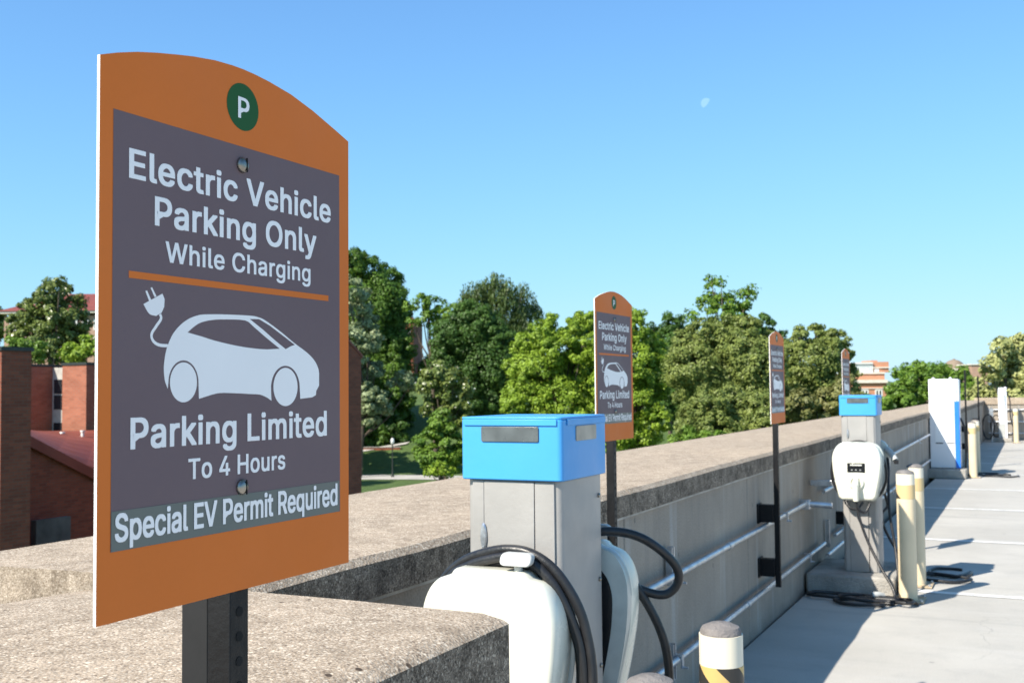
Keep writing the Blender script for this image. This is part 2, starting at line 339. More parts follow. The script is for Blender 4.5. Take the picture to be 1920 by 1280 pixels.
# ------------------------------------------------------------------ the setting: deck, ground, paths
YB = 33.2                                          # the far parapet
MB().box(-1.62, 45, -12, YB+.3, -6.6, 0).build('parking_deck', M['deck'])['kind'] = 'structure'
def gz(p):                                         # terrain height
    d = (Vector((p[0], p[1], 0))).dot(FH); lat = Vector((p[0], p[1], 0)).dot(Rt)/max(d, 1)
    k = 1-min(max((lat-.25)/.25, 0), 1)
    def ss(a, b, t): t = min(max((t-a)/(b-a), 0), 1); return t
    return -6.5+k*(5.2*ss(107, 126, d)+4.5*ss(126, 165, d)+6*ss(165, 260, d))-6*ss(400, 2500, d)*0
def terrain():
    ds = [-60, -20, 0, 20, 40, 60, 80, 90, 100, 104, 107]+list(np.arange(109, 170, 3))+[180, 200, 230, 260, 320, 420, 700, 1200, 2500, 5000]
    ls = list(np.linspace(-1, 1, 41)); v = []; f = []
    for d in ds:
        for l in ls:
            wd = max(abs(d), 60)*1.6 if d < 3000 else 8000
            p = FH*float(d)+Rt*(l*wd); z = gz(p)+(.25*math.sin(p.x*.11)*math.cos(p.y*.13) if d > 112 else 0); v.append((p.x, p.y, z))
    n = len(ls)
    for i in range(len(ds)-1):
        for j in range(n-1): f.append((i*n+j, i*n+j+1, (i+1)*n+j+1, (i+1)*n+j))
    o = MB().add(v, f).build('grass_ground', M['grass'], smooth=True, angle=180); o['kind'] = 'structure'
terrain()
def ground_strip(name, pts, mt, h=.04):             # pts: pairs of (lateral m, depth m) for both edges
    a = []
    for l, d in pts:
        p = FH*d+Rt*l; a.append((p.x, p.y, gz(p)+h))
    n = len(a)//2; mb = MB(); mb.add(a, [(i, i+1, 2*n-2-i, 2*n-1-i) for i in range(n-1)])
    o = mb.build(name, mt); o['kind'] = 'structure'
ground_strip('footpath', [(-32, 99.5), (-10, 97.5), (2, 95), (20, 91), (20, 95), (2, 99), (-10, 102.5), (-32, 106)], M['path'])
ground_strip('upper_footpath', [(-32, 110), (-18, 112), (-11.5, 115.5), (-11.2, 116.2), (-18, 112.8), (-32, 110.8)], M['path'])
# stall lines
for y, x0 in ((8.65, -1.05), (11.6, -1.5), (14.6, -1.5), (17.35, -1.6), (20.4, -1.0), (23.2, -1.1), (25.5, -1.1), (28.5, -1.2), (31, -.3)):
    mb = MB(); mb.add([(x0, y-.045, .004), (5.5, y-.045+.06, .004), (5.5, y+.045+.06, .004), (x0, y+.045, .004)], [(0, 1, 2, 3)])
    mb.build('parking_line', M['line'])['kind'] = 'structure'

# ------------------------------------------------------------------ parapets
def parapet(name, label, x_in, x_out, y0, y1, top=1.12, cope=.11, rot=0, over=.03, joints=()):
    """straight parapet along +Y; face towards the deck at x_in, back at x_out, swung by rot about (x_in, y0)"""
    t = empty(name, (x_in, y0, 0), label, 'wall', None, rot); ln = y1-y0; wd = x_out-x_in
    wb = MB(); js = [0]+[j-y0 for j in joints]+[ln]
    for a, b in zip(js[:-1], js[1:]):
        wb.box(wd+.05, -.0, a+(.004 if a else 0), b-.004, -6.6 if False else -.45, top-cope)
    wb.box(wd+.06, -.012, 0, ln, -.4, top-cope-.01)
    wb.build('concrete_panel', M['wall'], t, bevel=.004, seg=1)
    cb = MB()
    for a, b in zip(js[:-1], js[1:]):
        # slightly uneven coping slab, front face dirty
        n = max(2, int((b-a)/.35)); ys = np.linspace(a+.003, b-.003, n+1)
        e = [random.uniform(-.006, .004) for _ in ys]; ez = [random.uniform(-.004, .004) for _ in ys]
        xs = (wd-.03, wd*.5, -.02, over)
        V = []; 
        for i, yy in enumerate(ys):
            V += [(xs[0], yy, top-.012), (xs[1], yy, top+ez[i]*.4), (over+e[i]-.022, yy, top+ez[i]), (over+e[i], yy, top-.018+ez[i]), (over+e[i], yy, top-cope), (xs[0], yy, top-cope)]
        F = []; MI = []
        for i in range(n):
            for k in range(6):
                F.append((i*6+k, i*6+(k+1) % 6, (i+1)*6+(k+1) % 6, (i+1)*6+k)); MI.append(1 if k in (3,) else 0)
        F += [tuple(range(5, -1, -1)), tuple(n*6+k for k in range(6))]; MI += [2, 2]
        o = len(cb.v); cb.v += V; cb.f += [[o+q for q in f] for f in F]; cb.mi += MI
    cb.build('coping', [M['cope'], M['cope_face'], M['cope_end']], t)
    mb = MB(); mb.box(.0, .012, .01, ln, top-cope-.014, top-cope-.0005); mb.build('pale_strip', M['joint'], t)  # thin pale strip along the underside of the coping
    return t
parapet('parapet_wall', 'long grey concrete parapet with blackened coping edge running past the charging stations', -1.605, -2.63, 1.885, 19.95, rot=R(.38), joints=(4.35, 6.55, 9.4, 12.2, 15.2))
parapet('parapet_wall', 'far stretch of concrete parapet behind the tall white charger', -1.40, -2.45, 19.97, YB, rot=R(.25), joints=(23, 27.5))
# end parapet across the lot
t = empty('end_parapet', (-1.5, YB, 0), 'low pale concrete parapet closing the far end of the deck', 'wall')
MB().box(0, 30, 0, .5, -.4, 1.0).build('concrete_panel', M['wall'], t)
mb = MB()
for k in range(8): mb.box(k*3.6-.2, k*3.6+3.39, -.03, .6, 1.0, 1.19)
mb.build('coping', M['cope'], t, bevel=.012)
# near block: wider parapet that carries the front sign; its outer part drops away
t = empty('parapet_block', (-.935, 1.87, 0), 'speckled wide concrete parapet end carrying the large nearest sign', 'wall')
mb = MB(); NB = []
ysn = np.linspace(-3.2, 0, 14); xsn = [-1.75, -1.45, -1.14, -.75, -.4, -.06, -.014]
for i, yy in enumerate(ysn):
    for x in xsn:
        dz = -.16*max(0, (-x-.95)/.8)**1.1 if x < -.95 else 0
        NB.append((x, yy, 1.12+dz+random.uniform(-.0025, .0025)-(.010 if x > -.05 else 0)-(.008 if i == 13 else 0)))
n = len(xsn); F = []
for i in range(13):
    for j in range(n-1): F.append((i*n+j, i*n+j+1, (i+1)*n+j+1, (i+1)*n+j))
o0 = len(NB); 
for i, yy in enumerate(ysn): NB.append((random.uniform(-.003, .002), yy, 1.098 + random.uniform(-.003, .003)))
for i, yy in enumerate(ysn): NB.append((0, yy, .72))
F1 = [(i*n+n-1, o0+i, o0+i+1, (i+1)*n+n-1) for i in range(13)]
F2 = [(o0+i, o0+14+i, o0+15+i, o0+i+1) for i in range(13)]
b0 = len(NB); NB += [(-1.75, 0, .72), (-1.75, -3.2, .72)]
end = [13*n+j for j in range(n)]+[o0+13, o0+27, b0]
mb.add(NB, F+F1); o_ = len(mb.f); mb.f += [list(f) for f in F2]; mb.mi += [1]*13; mb.f.append(end); mb.mi.append(0)
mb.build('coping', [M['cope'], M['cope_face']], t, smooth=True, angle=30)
MB().box(-1.7, -.03, -3.2, -.05, -.4, .72).build('concrete_panel', M['wall'], t)

# ------------------------------------------------------------------ sign
FONT = None
try: FONT = bpy.data.fonts.load(bpy.utils.system_resource('DATAFILES')+'/fonts/Inter.woff2')   # typeface bundled with Blender itself
except Exception: FONT = None
def unloop(P):
    """cut the tiny loops where an outline crosses itself"""
    n = len(P)
    for i in range(n):
        for k in range(2, min(14, n-2)):
            a, b, c, d = P[i], P[(i+1) % n], P[(i+k) % n], P[(i+k+1) % n]
            h = intersect_line_line_2d(a.xy, b.xy, c.xy, d.xy)
            if h is not None and (h-b.xy).length > 1e-6 and (h-c.xy).length > 1e-6:
                lp = [P[(i+q) % n] for q in range(1, k+1)]
                if max((v.xy-h).length for v in lp) < .06:
                    drop = {(i+q) % n for q in range(1, k+1)}; out = []
                    for q in range(n):
                        if q == (i+1) % n: out.append(Vector((h.x, h.y, 0)))
                        elif q not in drop: out.append(P[q])
                    return unloop(out)
    return P
def text_mesh(body, spacing):
    """triangles of a line of text: list of (verts, tris), one per outer contour, so contours that cross still fill"""
    c = bpy.data.curves.new('text', 'FONT'); c.body = body; c.size = 1; c.font = FONT or c.font; c.space_character = spacing
    o = bpy.data.objects.new('text', c); COL.objects.link(o); bpy.context.view_layer.update()
    cv = o.to_curve(bpy.context.evaluated_depsgraph_get()); cons = []
    for sp in cv.splines:
        P = []
        if sp.type == 'BEZIER':
            bp = sp.bezier_points
            for i in range(len(bp)):
                p, q = bp[i], bp[(i+1) % len(bp)]; straight = (p.handle_right-p.co).length < 1e-5 and (q.handle_left-q.co).length < 1e-5
                P += list(interpolate_bezier(p.co, p.handle_right, q.handle_left, q.co, 2 if straight else 8))[:-1]
        else: P = [Vector(p.co[:3]) for p in sp.points]
        R_ = [P[0]]
        for p in P[1:]:
            if (p-R_[-1]).length > 1e-5: R_.append(p)
        if len(R_) > 2: cons.append(unloop([Vector((p.x, p.y, 0)) for p in R_]))
    o.to_curve_clear(); bpy.data.objects.remove(o); bpy.data.curves.remove(c)
    def area(P): return sum(P[i].x*P[(i+1) % len(P)].y-P[(i+1) % len(P)].x*P[i].y for i in range(len(P)))/2
    def inside(p, P):
        k = False
        for i in range(len(P)):
            u, v = P[i], P[i-1]
            if (u.y > p.y) != (v.y > p.y) and p.x < (v.x-u.x)*(p.y-u.y)/(v.y-u.y)+u.x: k = not k
        return k
    sg = area(max(cons, key=lambda P: abs(area(P)))); out = []
    for P in cons:
        if area(P)*sg < 0: continue
        hs = [H for H in cons if area(H)*sg < 0 and inside(H[0], P)]
        out.append(([v for L_ in [P]+hs for v in L_], tessellate_polygon([P]+hs)))
    return out
def cap_height():
    z = [v.y for vs, _ in text_mesh('H', 1) for v in vs]; return min(z), max(z)
UC = .2055; ZB = 1.332
def lettering(body, u0, u1, base, cap, parent, bold=.018, spacing=1.04, x=.0006):
    wgt = bold*1.1; G = text_mesh(body, spacing); lo, hi = cap_height()
    xs = [v.x for V, _ in G for v in V]; a, b = min(xs)-wgt, max(xs)+wgt; lo -= wgt*.7; hi += wgt*.7; vs = []; fs = []
    for g, (V, T) in enumerate(G):
        for q, (i, j) in enumerate(((0, 0), (1, .7), (-1, .7), (1, -.7), (-1, -.7), (1, 0), (-1, 0))):    # weight of the face: strokes laid over each other a hair apart
            o_ = len(vs); dx = (q*3+g % 3)*.00001
            vs += [(x+dx, u0+(v.x+i*wgt-a)/(b-a)*(u1-u0)-UC, base+(v.y+j*wgt-lo)/(hi-lo)*cap+ZB) for v in V]; fs += [[k+o_ for k in t_] for t_ in T]
    nm = bpy.data.meshes.new('lettering'); nm.from_pydata(vs, [], fs); nm.materials.append(M['letter'])
    o = bpy.data.objects.new('lettering', nm); COL.objects.link(o); o.parent = parent; return o
def flat(name, polys, mt, parent, x=.0006):          # filled planar shape with holes: first polygon outline, others holes / islands (curve fill)
    c = bpy.data.curves.new(name, 'CURVE'); c.dimensions = '2D'; c.fill_mode = 'BOTH'
    for P in polys:
        s = c.splines.new('POLY'); s.points.add(len(P)-1); s.use_cyclic_u = True
        for k, (u, z) in enumerate(P): s.points[k].co = (u, z, 0, 1)
    o = bpy.data.objects.new(name, c); COL.objects.link(o); bpy.context.view_layer.update()
    me = bpy.data.meshes.new_from_object(o.evaluated_get(bpy.context.evaluated_depsgraph_get())); bpy.data.objects.remove(o); bpy.data.curves.remove(c)
    nm = bpy.data.meshes.new(name); nm.from_pydata([(x, v.co.x-UC, v.co.y+ZB) for v in me.vertices], [], [list(p.vertices) for p in me.polygons]); nm.materials.append(mt)
    bpy.data.meshes.remove(me); ob = bpy.data.objects.new(name, nm); COL.objects.link(ob); ob.parent = parent; return ob
def smooth_poly(P, sub=4):
    Q = []; n = len(P)
    for i in range(n):
        p0, p1, p2, p3 = [Vector((*P[(i+k) % n], 0)) for k in (-1, 0, 1, 2)]
        a = (p1-p0).angle(p2-p1, 0); b = (p2-p1).angle(p3-p2, 0)
        if a > .55 or b > .55: Q.append(P[i]); continue
        for k in range(sub):
            t_ = k/sub; q = .5*((2*p1)+(p2-p0)*t_+(2*p0-5*p1+4*p2-p3)*t_*t_+(3*p1-p0-3*p2+p3)*t_**3); Q.append((q.x, q.y))
    return Q
def rect(u0, z0, u1, z1, r=0):
    if not r: return [(u0, z0), (u1, z0), (u1, z1), (u0, z1)]
    P = []
    for cx, cy, a in ((u1-r, z1-r, 0), (u0+r, z1-r, 90), (u0+r, z0+r, 180), (u1-r, z0+r, 270)):
        for k in range(5): P.append((cx+r*math.cos(R(a+22.5*k)), cy+r*math.sin(R(a+22.5*k))))
    return P
def circ(u, z, r, n=36, ry=None): return [(u+r*math.cos(2*math.pi*k/n), z+(ry or r)*math.sin(2*math.pi*k/n)) for k in range(n)]
def stroke(P, wd):
    V = [Vector((*p, 0)) for p in P]; a = []; b = []
    for i, p in enumerate(V):
        t_ = (V[min(i+1, len(V)-1)]-V[max(i-1, 0)]).normalized(); nn = Vector((-t_.y, t_.x, 0))*wd/2; a.append(((p+nn).x, (p+nn).y)); b.append(((p-nn).x, (p-nn).y))
    return a+b[::-1]
def open_smooth(P, sub=6):
    Q = []
    V = [Vector((*p, 0)) for p in P]
    for i in range(len(V)-1):
        p0 = V[max(i-1, 0)]; p1 = V[i]; p2 = V[i+1]; p3 = V[min(i+2, len(V)-1)]
        for k in range(sub):
            t_ = k/sub; q = .5*((2*p1)+(p2-p0)*t_+(2*p0-5*p1+4*p2-p3)*t_*t_+(3*p1-p0-3*p2+p3)*t_**3); Q.append((q.x, q.y))
    return Q+[P[-1]]
BODY = [(.0901,.2227),(.0864,.2300),(.0846,.2410),(.0851,.2498),(.0874,.2609),(.0919,.2711),(.0980,.2802),(.1072,.2885),(.1182,.2952),(.1310,.2998),(.1440,.3020),(.1745,.3038),(.2175,.3049),(.2325,.3037),(.2439,.3008),(.2714,.2891),(.2958,.2772),(.3210,.2662),(.3339,.2585),(.3418,.2507),(.3458,.2413),(.3457,.2258),(.3400,.2194),(.3391,.2141),(.3317,.2115),(.3082,.2099)]
BODY += [(.2804+.0268*math.cos(R(a)), .2230+.0262*math.sin(R(a))) for a in range(0, 181, 12)]
BODY += [(.2545,.2083),(.2478,.2116),(.2345,.2155),(.2176,.2164),(.1923,.2175),(.1679,.2179),(.1527,.2157),(.1353,.2120)]
BODY += [(.1128+.0218*math.cos(R(a)), .2290+.0232*math.sin(R(a))) for a in range(0, 181, 12)]
WIN = [(.1182,.2816),(.1262,.2872),(.1375,.2928),(.1541,.2965),(.1745,.2983),(.2083,.2990),(.2231,.2926),(.2439,.2816),(.2694,.2691),(.2478,.2677),(.2250,.2680),(.1957,.2700),(.1609,.2743),(.1376,.2785)]
WIND = [(.2164,.3011),(.2325,.3018),(.2516,.2952),(.2754,.2846),(.2978,.2746),(.2896,.2725),(.2806,.2689),(.2634,.2773),(.2401,.2897)]
PLUG = [(.0565,.3072),(.0822,.3196),(.0853,.3141),(.0847,.3063),(.0812,.3001),(.0738,.2963),(.0664,.2970),(.0612,.3008)]
CABLE = [(.0790,.2985),(.0803,.2938),(.0738,.2858),(.0682,.2789),(.0681,.2735),(.0725,.2690),(.0799,.2669),(.0900,.2668)]
ARCH = [(.0,.5435),(.0220,.5516),(.0471,.5594),(.0734,.5659),(.1009,.5718),(.1263,.5768),(.1597,.5818),(.1878,.5838),(.2055,.5842),(.2251,.5836),(.2515,.5816),(.2919,.5764),(.3347,.5665),(.3801,.5530),(.4105,.5435)]
def make_post(t, z0, z1, brackets, off):
    # strut rail: sunlit flat side, dark return lips, punched front face; brackets reach back to the wall
    p = MB(); hy = .0155
    p.box(-.0365, -.0045, -hy, hy, z0, z1)
    p.build('post', M['blackpost'], t, bevel=.0015, seg=2)
    h = MB(); k = z1-.03
    while k > z0:
        h.prism(circ(0, k, .0055, 14), -.0044, -.0039, lambda a, b, x: (x, a, b)); k -= .0272
    h.build('bolt_holes', M['hole'], t)
    for zc in brackets:
        MB().box(-off, -.0370, -.030, .030, zc-.055, zc+.055).box(-off, -off+.008, -.06, .05, zc-.062, zc+.062).build('wall_bracket', M['blackpost'], t, bevel=.002)
def make_sign(loc, label):
    t = empty('parking_sign', loc, label, 'sign', 'electric vehicle parking signs on black posts')
    make_post(t, .30, 1.80, (.76, .42), .135)
    bm_ = MB(); out = [(0, 0), (.4085, 0)]+ARCH[::-1]
    n = len(out); f3 = lambda u, z, x: (x, u-UC, z+ZB)
    bm_.add([f3(u, z, 0) for u, z in out]+[f3(u, z, -.0035) for u, z in out], [list(range(n))], 0)
    bm_.f += [list(range(2*n-1, n-1, -1))]+[[i, n+i, n+(i+1) % n, (i+1) % n] for i in range(n)]; bm_.mi += [1]*(n+1)
    board = bm_.build('sign_board', [M['orange'], M['edge']], t)
    flat('slate_panel', [rect(.0168, .067, .3895, .495)], M['purple'], board, .0003)
    flat('permit_strip', [rect(.0172, .0672, .3875, .1055)], M['strip'], board, .0007)
    flat('green_disc', [circ(.2048, .5405, .0268, 48)], M['green'], board, .0003)
    lettering('P', .1962, .2152, .527, .0242, board, .014)
    lettering('Electric Vehicle', .0366, .3705, .4308, .0298, board)
    lettering('Parking Only', .0711, .3405, .3882, .0298, board)
    lettering('While Charging', .0861, .3285, .3524, .0215, board, .014)
    flat('divider_bar', [rect(.0373, .3318, .3654, .3388)], M['orange'], board)
    lettering('Parking Limited', .0405, .3613, .1636, .0310, board)
    lettering('To 4 Hours', .1199, .2795, .1280, .0216, board, .016)
    lettering('Special EV Permit Required', .0212, .3828, .0757, .0272, board, .02, 1.0, .0011)
    flat('car_symbol', [smooth_poly(BODY), smooth_poly(WIN), WIND, circ(.1128, .2294, .0196, 40, .0208), circ(.2805, .2243, .0226, 40)], M['letter'], board)
    ps = flat('plug_symbol', [smooth_poly(PLUG), [(.0590,.3204),(.0613,.3213),(.0668,.3122),(.0640,.3108)], [(.0659,.3243),(.0680,.3249),(.0741,.3164),(.0715,.3150)]], M['letter'], board)
    flat('plug_cable', [stroke(open_smooth(CABLE), .0033)], M['letter'], board)
    for z in (.4738, .1132):
        b_ = MB(); b_.lathe([(.0088, 0), (.0088, .0012), (.0078, .0034), (.0052, .0048), (.002, .0054)], 0, 0, 0, 24)
        b_.v = [(vz+.0008, vx+.203-UC, vy+z+ZB) for vx, vy, vz in b_.v]
        bo = b_.build('bolt', M['boltm'], t, smooth=True, angle=60)
        MB().box(.0052, .0066, .203-UC+.0016, .203-UC+.0030, z+ZB-.008, z+ZB+.008).build('slot', M['hole'], bo)
    return t
sign = make_sign((-.80, .732+UC, 0), 'large nearest orange EV parking sign on a black post by the concrete block')
for (x, y, dz, lb) in ((-1.50, 3.948, .017, 'orange EV parking sign standing just behind the near blue-topped charger'),
                       (-1.50, 6.852, -.010, 'orange EV parking sign on black post bracketed to the open stretch of parapet'),
                       (-1.545, 9.83, -.03, 'thin far orange EV parking sign rising behind the second blue-topped charger')):
    c = copy_tree(sign); c.location = (x, y, dz); c['label'] = lb
MB().box(-.0750, -.0370, -.0150, .0150, .3, 1.82).build('rear_rail', M['blackpost2'], sign, bevel=.002)
for (x, y, z1, lb) in ((-1.235, 21.6, 1.84, 'bare dark sign post just right of the tall white charger'), (-1.255, 26.6, 1.76, 'bare dark sign post nearest the far corner of the deck')):
    t = empty('sign_post', (x, y, 0), lb, 'post', 'bare dark sign posts'); make_post(t, .3, z1, (.74, .42), .15)

# ------------------------------------------------------------------ charging stations
def outline(step):
    P = [(-.118, -.215), (.118, -.215), (.140, -.195), (.158, -.12), (.178, -.02), (.186, .06), (.184, .115), (.168, .160), (.140, .190), (.10, .203)]
    top = [(.098, .215), (-.098, .215)] if step else [(.05, .208), (-.05, .208)]
    return [(x*.955, z) for x, z in P+top+[(-x, z) for x, z in P[:1:-1]]]
def rounded(P, n=72):
    # resample and smooth the closed outline
    Q = np.array(smooth_poly(P, 6)); d = np.r_[0, np.cumsum(np.linalg.norm(np.roll(Q, -1, 0)-Q, axis=1))]
    Q = np.vstack([Q, Q[:1]]); s = np.linspace(0, d[-1], n, endpoint=False)
    return [(float(np.interp(a, d, Q[:, 0])), float(np.interp(a, d, Q[:, 1]))) for a in s]
def make_unit(t, y, s, zc, step, side):
    """wall box on the pedestal face at y; s=-1 looks towards -Y, s=+1 towards +Y"""
    P = rounded(outline(step), 96); f = lambda k, dy: [(x*k*(1), y+s*dy, zc+z*k) for x, z in P]
    u = MB(); u.loft([f(.97, .050), f(1.0, .058), f(1.0, .118), f(.988, .134), f(.96, .144), f(.925, .149), f(.88, .151), f(.6, .154), f(.05, .159)])
    o = u.build('charger_box', M['shell'], t, smooth=True, angle=60)
    r_ = MB(); r_.loft([f(.90, .018), f(1.03, .022), f(1.045, .036), f(1.045, .046), f(1.02, .0495), f(.9, .0497)]); r_.build('back_shell', M['rim'], o, smooth=True, angle=40)
    cv_ = MB(); cv_.loft([f(.80, .0150), f(.80, .0176)]); cv_.build('cavity_shade', M['disp'], o)  # dark plate paints the shade of the hollow behind the box
    MB().box(-.10, .10, min(y+s*.001, y+s*.0148), max(y+s*.001, y+s*.0148), zc-.15, zc+.13).build('mount_plate', M['grey_pl'], o)
    if side:
        yy = y+s*.159
        d_ = MB(); d_.box(-.064, .064, min(yy-.003, yy+.006), max(yy-.003, yy+.006), zc-.004, zc+.066); d = d_.build('display', M['disp'], o, bevel=.003)
        yd = yy+s*.0062
        MB().box(-.042, .042, min(yd, yd+s*.001), max(yd, yd+s*.001), zc+.046, zc+.057).build('display_label', M['shell_d'], d)
        k = MB()
        for q in (-.03, 0, .03): k.box(q-.006, q+.006, min(yd, yd+s*.0008), max(yd, yd+s*.0008), zc+.012, zc+.018)
        k.build('display_marks', M['grey_pl'], d)
        h = MB(); h.lathe([(.056, -.01), (.056, .006), (.050, .014), (.040, .016), (.032, .004), (.001, .003)], 0, 0, 0, 36); h.v = [(a, yy+s*c, zc-.078+b) for a, b, c in h.v]
        h.build('holster', M['shell'], o, smooth=True)
        g = MB(); g.tube([(0, yy+s*.004, zc-.055), (0, yy+s*.035, zc-.075), (.0, yy+s*.050, zc-.12), (0, yy+s*.040, zc-.21)], .021, 14, 8); g.build('plug_handle', M['shell'], o, smooth=True)
        MB().box(-.012, .012, min(yy+s*.055, yy+s*.068), max(yy+s*.055, yy+s*.068), zc-.12, zc-.09).build('plug_latch', M['grey_pl'], o, bevel=.003)
    else:
        hk = MB(); hk.tube([(.066, y+s*.100, zc+.190), (.066, y+s*.104, zc+.232)], .010, 12, 2, smooth=False); hk.build('hook_stem', M['grey_pl'], o, smooth=True, angle=60)
        h2 = MB(); h2.prism(rect(-.040, -.016, .040, .016, .012), 0, .022, lambda p, q, a: (p+.066, y+s*(.098+a-q*.45), zc+.243+q*.9)); h2.build('cable_hook', M['grey_pl'], o, bevel=.003)
    return o
PW, PD = .268, .28
def make_station(loc, label, near):
    t = empty('charging_station', loc, label, 'charger', 'blue topped charging pedestals')
    hw = PW/2-.006
    b_ = MB(); b_.prism(rect(-hw, 0.006, hw, PD-.006, .018), .15, 1.328, lambda p, q, z: (p, q, z)); b_.build('pedestal', M['ped'], t, smooth=True, angle=40)
    fp = MB(); zs = (.155, 1.326)
    fp.box(-hw+.018, -.0790, .0, .004, *zs); fp.box(.0605, hw-.016, .0, .004, *zs)
    fp.build('front_edge_panel', M['ped'], t, bevel=.0015)
    dp = MB(); dp.hexa([(-.0775, -.001, zs[0]), (.0560, -.010, zs[0]), (.0560, .004, zs[0]), (-.0775, .004, zs[0])], [(-.0775, -.001, zs[1]), (.0592, -.0015, zs[1]), (.0592, .004, zs[1]), (-.0775, .004, zs[1])])
    dp.build('door_panel', M['ped'], t, bevel=.0012)
    MB().box(-.0790, .0605, .0042, .0055, *zs).build('door_seam', M['ped_in'], t)
    lk = MB(); lk.loft([[(-.078+.009*k*math.cos(2*math.pi*i/16), -.004-(.004 if k < .9 else 0), 1.19+.034*k*math.sin(2*math.pi*i/16)) for i in range(16)] for k in (1, .8, .3)]); lk.build('door_bulge', M['galv'], t, smooth=True)
    for z in (1.275, 1.06, .84, .5):
        sc_ = MB(); sc_.lathe([(.006, 0), (.006, .004), (.003, .006)], 0, 0, 0, 12); sc_.v = [(PW/2-.006+c, PD-.035+a, z+b) for a, b, c in sc_.v]
        sc_.build('side_screw', M['boltm'], t)
    c_ = MB(); h = PW/2+.004
    c_.prism(rect(-h, -.010, h, PD+.004, .014), 1.330, 1.478, lambda p, q, z: (p, q, z)); cap = c_.build('blue_cap', M['cap'], t, bevel=.003, smooth=False)
    l_ = MB(); l_.prism(rect(-h, -.0102, h, PD+.0042, .014), 1.4785, 1.484, lambda p, q, z: (p, q, z)); l_.box(-h+.012, h-.012, -.0138, -.0105, 1.463, 1.4785); l_.box(h+.0005, h+.0035, .02, PD-.01, 1.463, 1.4785)
    l_.build('cap_lid', M['cap'], cap, bevel=.0012)
    w_ = MB(); w_.prism(rect(-.078, 1.4235, .078, 1.4605, .004), -.0135, -.0095, lambda p, q, y_: (p, y_, q)); w_.build('front_window', M['glass_plate'], cap, bevel=.001)
    w_ = MB(); w_.prism(rect(.075, 1.4235, .205, 1.4605, .004), h-.0005, h+.0032, lambda p, q, x_: (x_, p, q)); w_.build('side_window', M['beige_plate'], cap, bevel=.001)
    z1 = .915
    make_unit(t, -.002, -1, z1, near, not near)
    make_unit(t, PD, 1, z1+.01, near, False)
    return t
def loops(n, cx, cz, rx, rz, y, a0, a1, jit, seed, drift=.0):
    rr = random.Random(seed); P = []
    N = int(14*n)
    for k in range(N+1):
        a = R(a0+(a1-a0)*k/N); q = 1+jit*math.sin(k*.9+seed)*.5-drift*k/N
        P.append((cx+rx*q*math.sin(a), y+.010*math.sin(k*.55+seed), cz+rz*q*math.cos(a)))
    return P
CR = .0122
S1 = make_station((-1.165, 2.35, 0), 'nearest charging station with blue cap and black cable looped over its white box', True)
cb = MB()
for ST, dy in (([(-.205, .95), (-.20, 1.03), (-.157, 1.094), (-.108, 1.134), (-.049, 1.158), (.016, 1.172), (.079, 1.168), (.134, 1.138), (.174, 1.088), (.2, 1.035), (.216, .976), (.227, .917), (.23, .858), (.222, .76), (.17, .66), (.08, .61), (-.02, .61), (-.12, .66), (-.19, .76), (-.20, .86)], 0),
               ([(-.19, .86), (-.185, .98), (-.142, 1.09), (-.086, 1.127), (-.027, 1.147), (.03, 1.157), (.086, 1.143), (.127, 1.106), (.156, 1.056), (.179, .997), (.194, .938), (.201, .854), (.195, .76), (.16, .68), (.08, .635), (-.02, .63)], .006),
               ([(-.175, .9), (-.165, 1.02), (-.115, 1.091), (-.071, 1.117), (-.013, 1.134), (.03, 1.138), (.086, 1.123), (.126, 1.079), (.146, 1.031), (.163, .984), (.173, .936), (.176, .851), (.165, .72), (.15, .55), (.16, .35), (.20, .163)], -.004)):
    cb.tube([(x+(0 if dy == 0 else .012 if dy > 0 else .020)*min(max(x/.1, 0), 1), -.062-dy*2+(.010*math.sin(k*.8)), z) for k, (x, z) in enumerate(ST)], CR, 12, 6)
cb.build('front_cable', M['rubber'], S1, smooth=True, angle=80)
cb = MB()
cb.tube([(.02, PD+.03, 1.155), (.12, PD+.06, 1.170), (.20, PD+.10, 1.150), (.262, PD+.16, 1.085), (.272, PD+.18, 1.03), (.235, PD+.17, .992), (.17, PD+.14, 1.010), (.12, PD+.11, 1.06), (.05, PD+.06, 1.13), (-.03, PD+.05, 1.14)], CR, 12, 8)
cb.tube([(.0, PD+.05, 1.14), (.10, PD+.10, 1.10), (.165, PD+.13, 1.02), (.215, PD+.16, .92), (.24, PD+.17, .83), (.24, PD+.18, .72), (.22, PD+.2, .5), (.22, PD+.22, .3), (.22, PD+.3, .2)], CR, 12, 8)
cb.build('rear_cable', M['rubber'], S1, smooth=True, angle=80)
S2 = make_station((-1.248, 8.45, 0), 'second charging station with blue cap, white charger box and cables trailing to floor', False)
cb = MB()
cb.tube(loops(1, 0, .90, .20, .235, -.03, -140, 150, .02, 1), .0105, 10, 5)
cb.tube([(.0, -.195, .70), (.02, -.19, .64), (.06, -.17, .62), (.09, -.14, .68)], .0095, 10, 6)
cb.tube([(-.09, -.12, .72), (-.06, -.15, .655), (0, -.15, .64), (.04, -.13, .69)], .0095, 10, 6)
cb.tube([(-.0, -.15, .66), (.02, -.16, .56), (.08, -.19, .40), (.18, -.26, .22), (.25, -.32, .12), (.275, -.36, .05), (.25, -.40, .016)], .0105, 10, 6)
cb.build('front_cable', M['rubber'], S2, smooth=True, angle=80)
cb = MB()
cb.tube([(.11, PD+.05, 1.08), (.17, PD+.02, .98), (.185, PD-.1, .80), (.20, PD-.2, .60), (.24, .02, .36), (.265, -.06, .18), (.268, -.10, .05), (.24, -.14, .163-.15+.003), (.30, -.2, .016)], .0105, 10, 6)
cb.tube([(.12, PD+.08, .75), (.15, PD+.10, .62), (.11, PD+.06, .55), (.14, PD+.05, .42), (.24, PD+.15, .2), (.32, PD+.25, .03)], .0105, 10, 6)
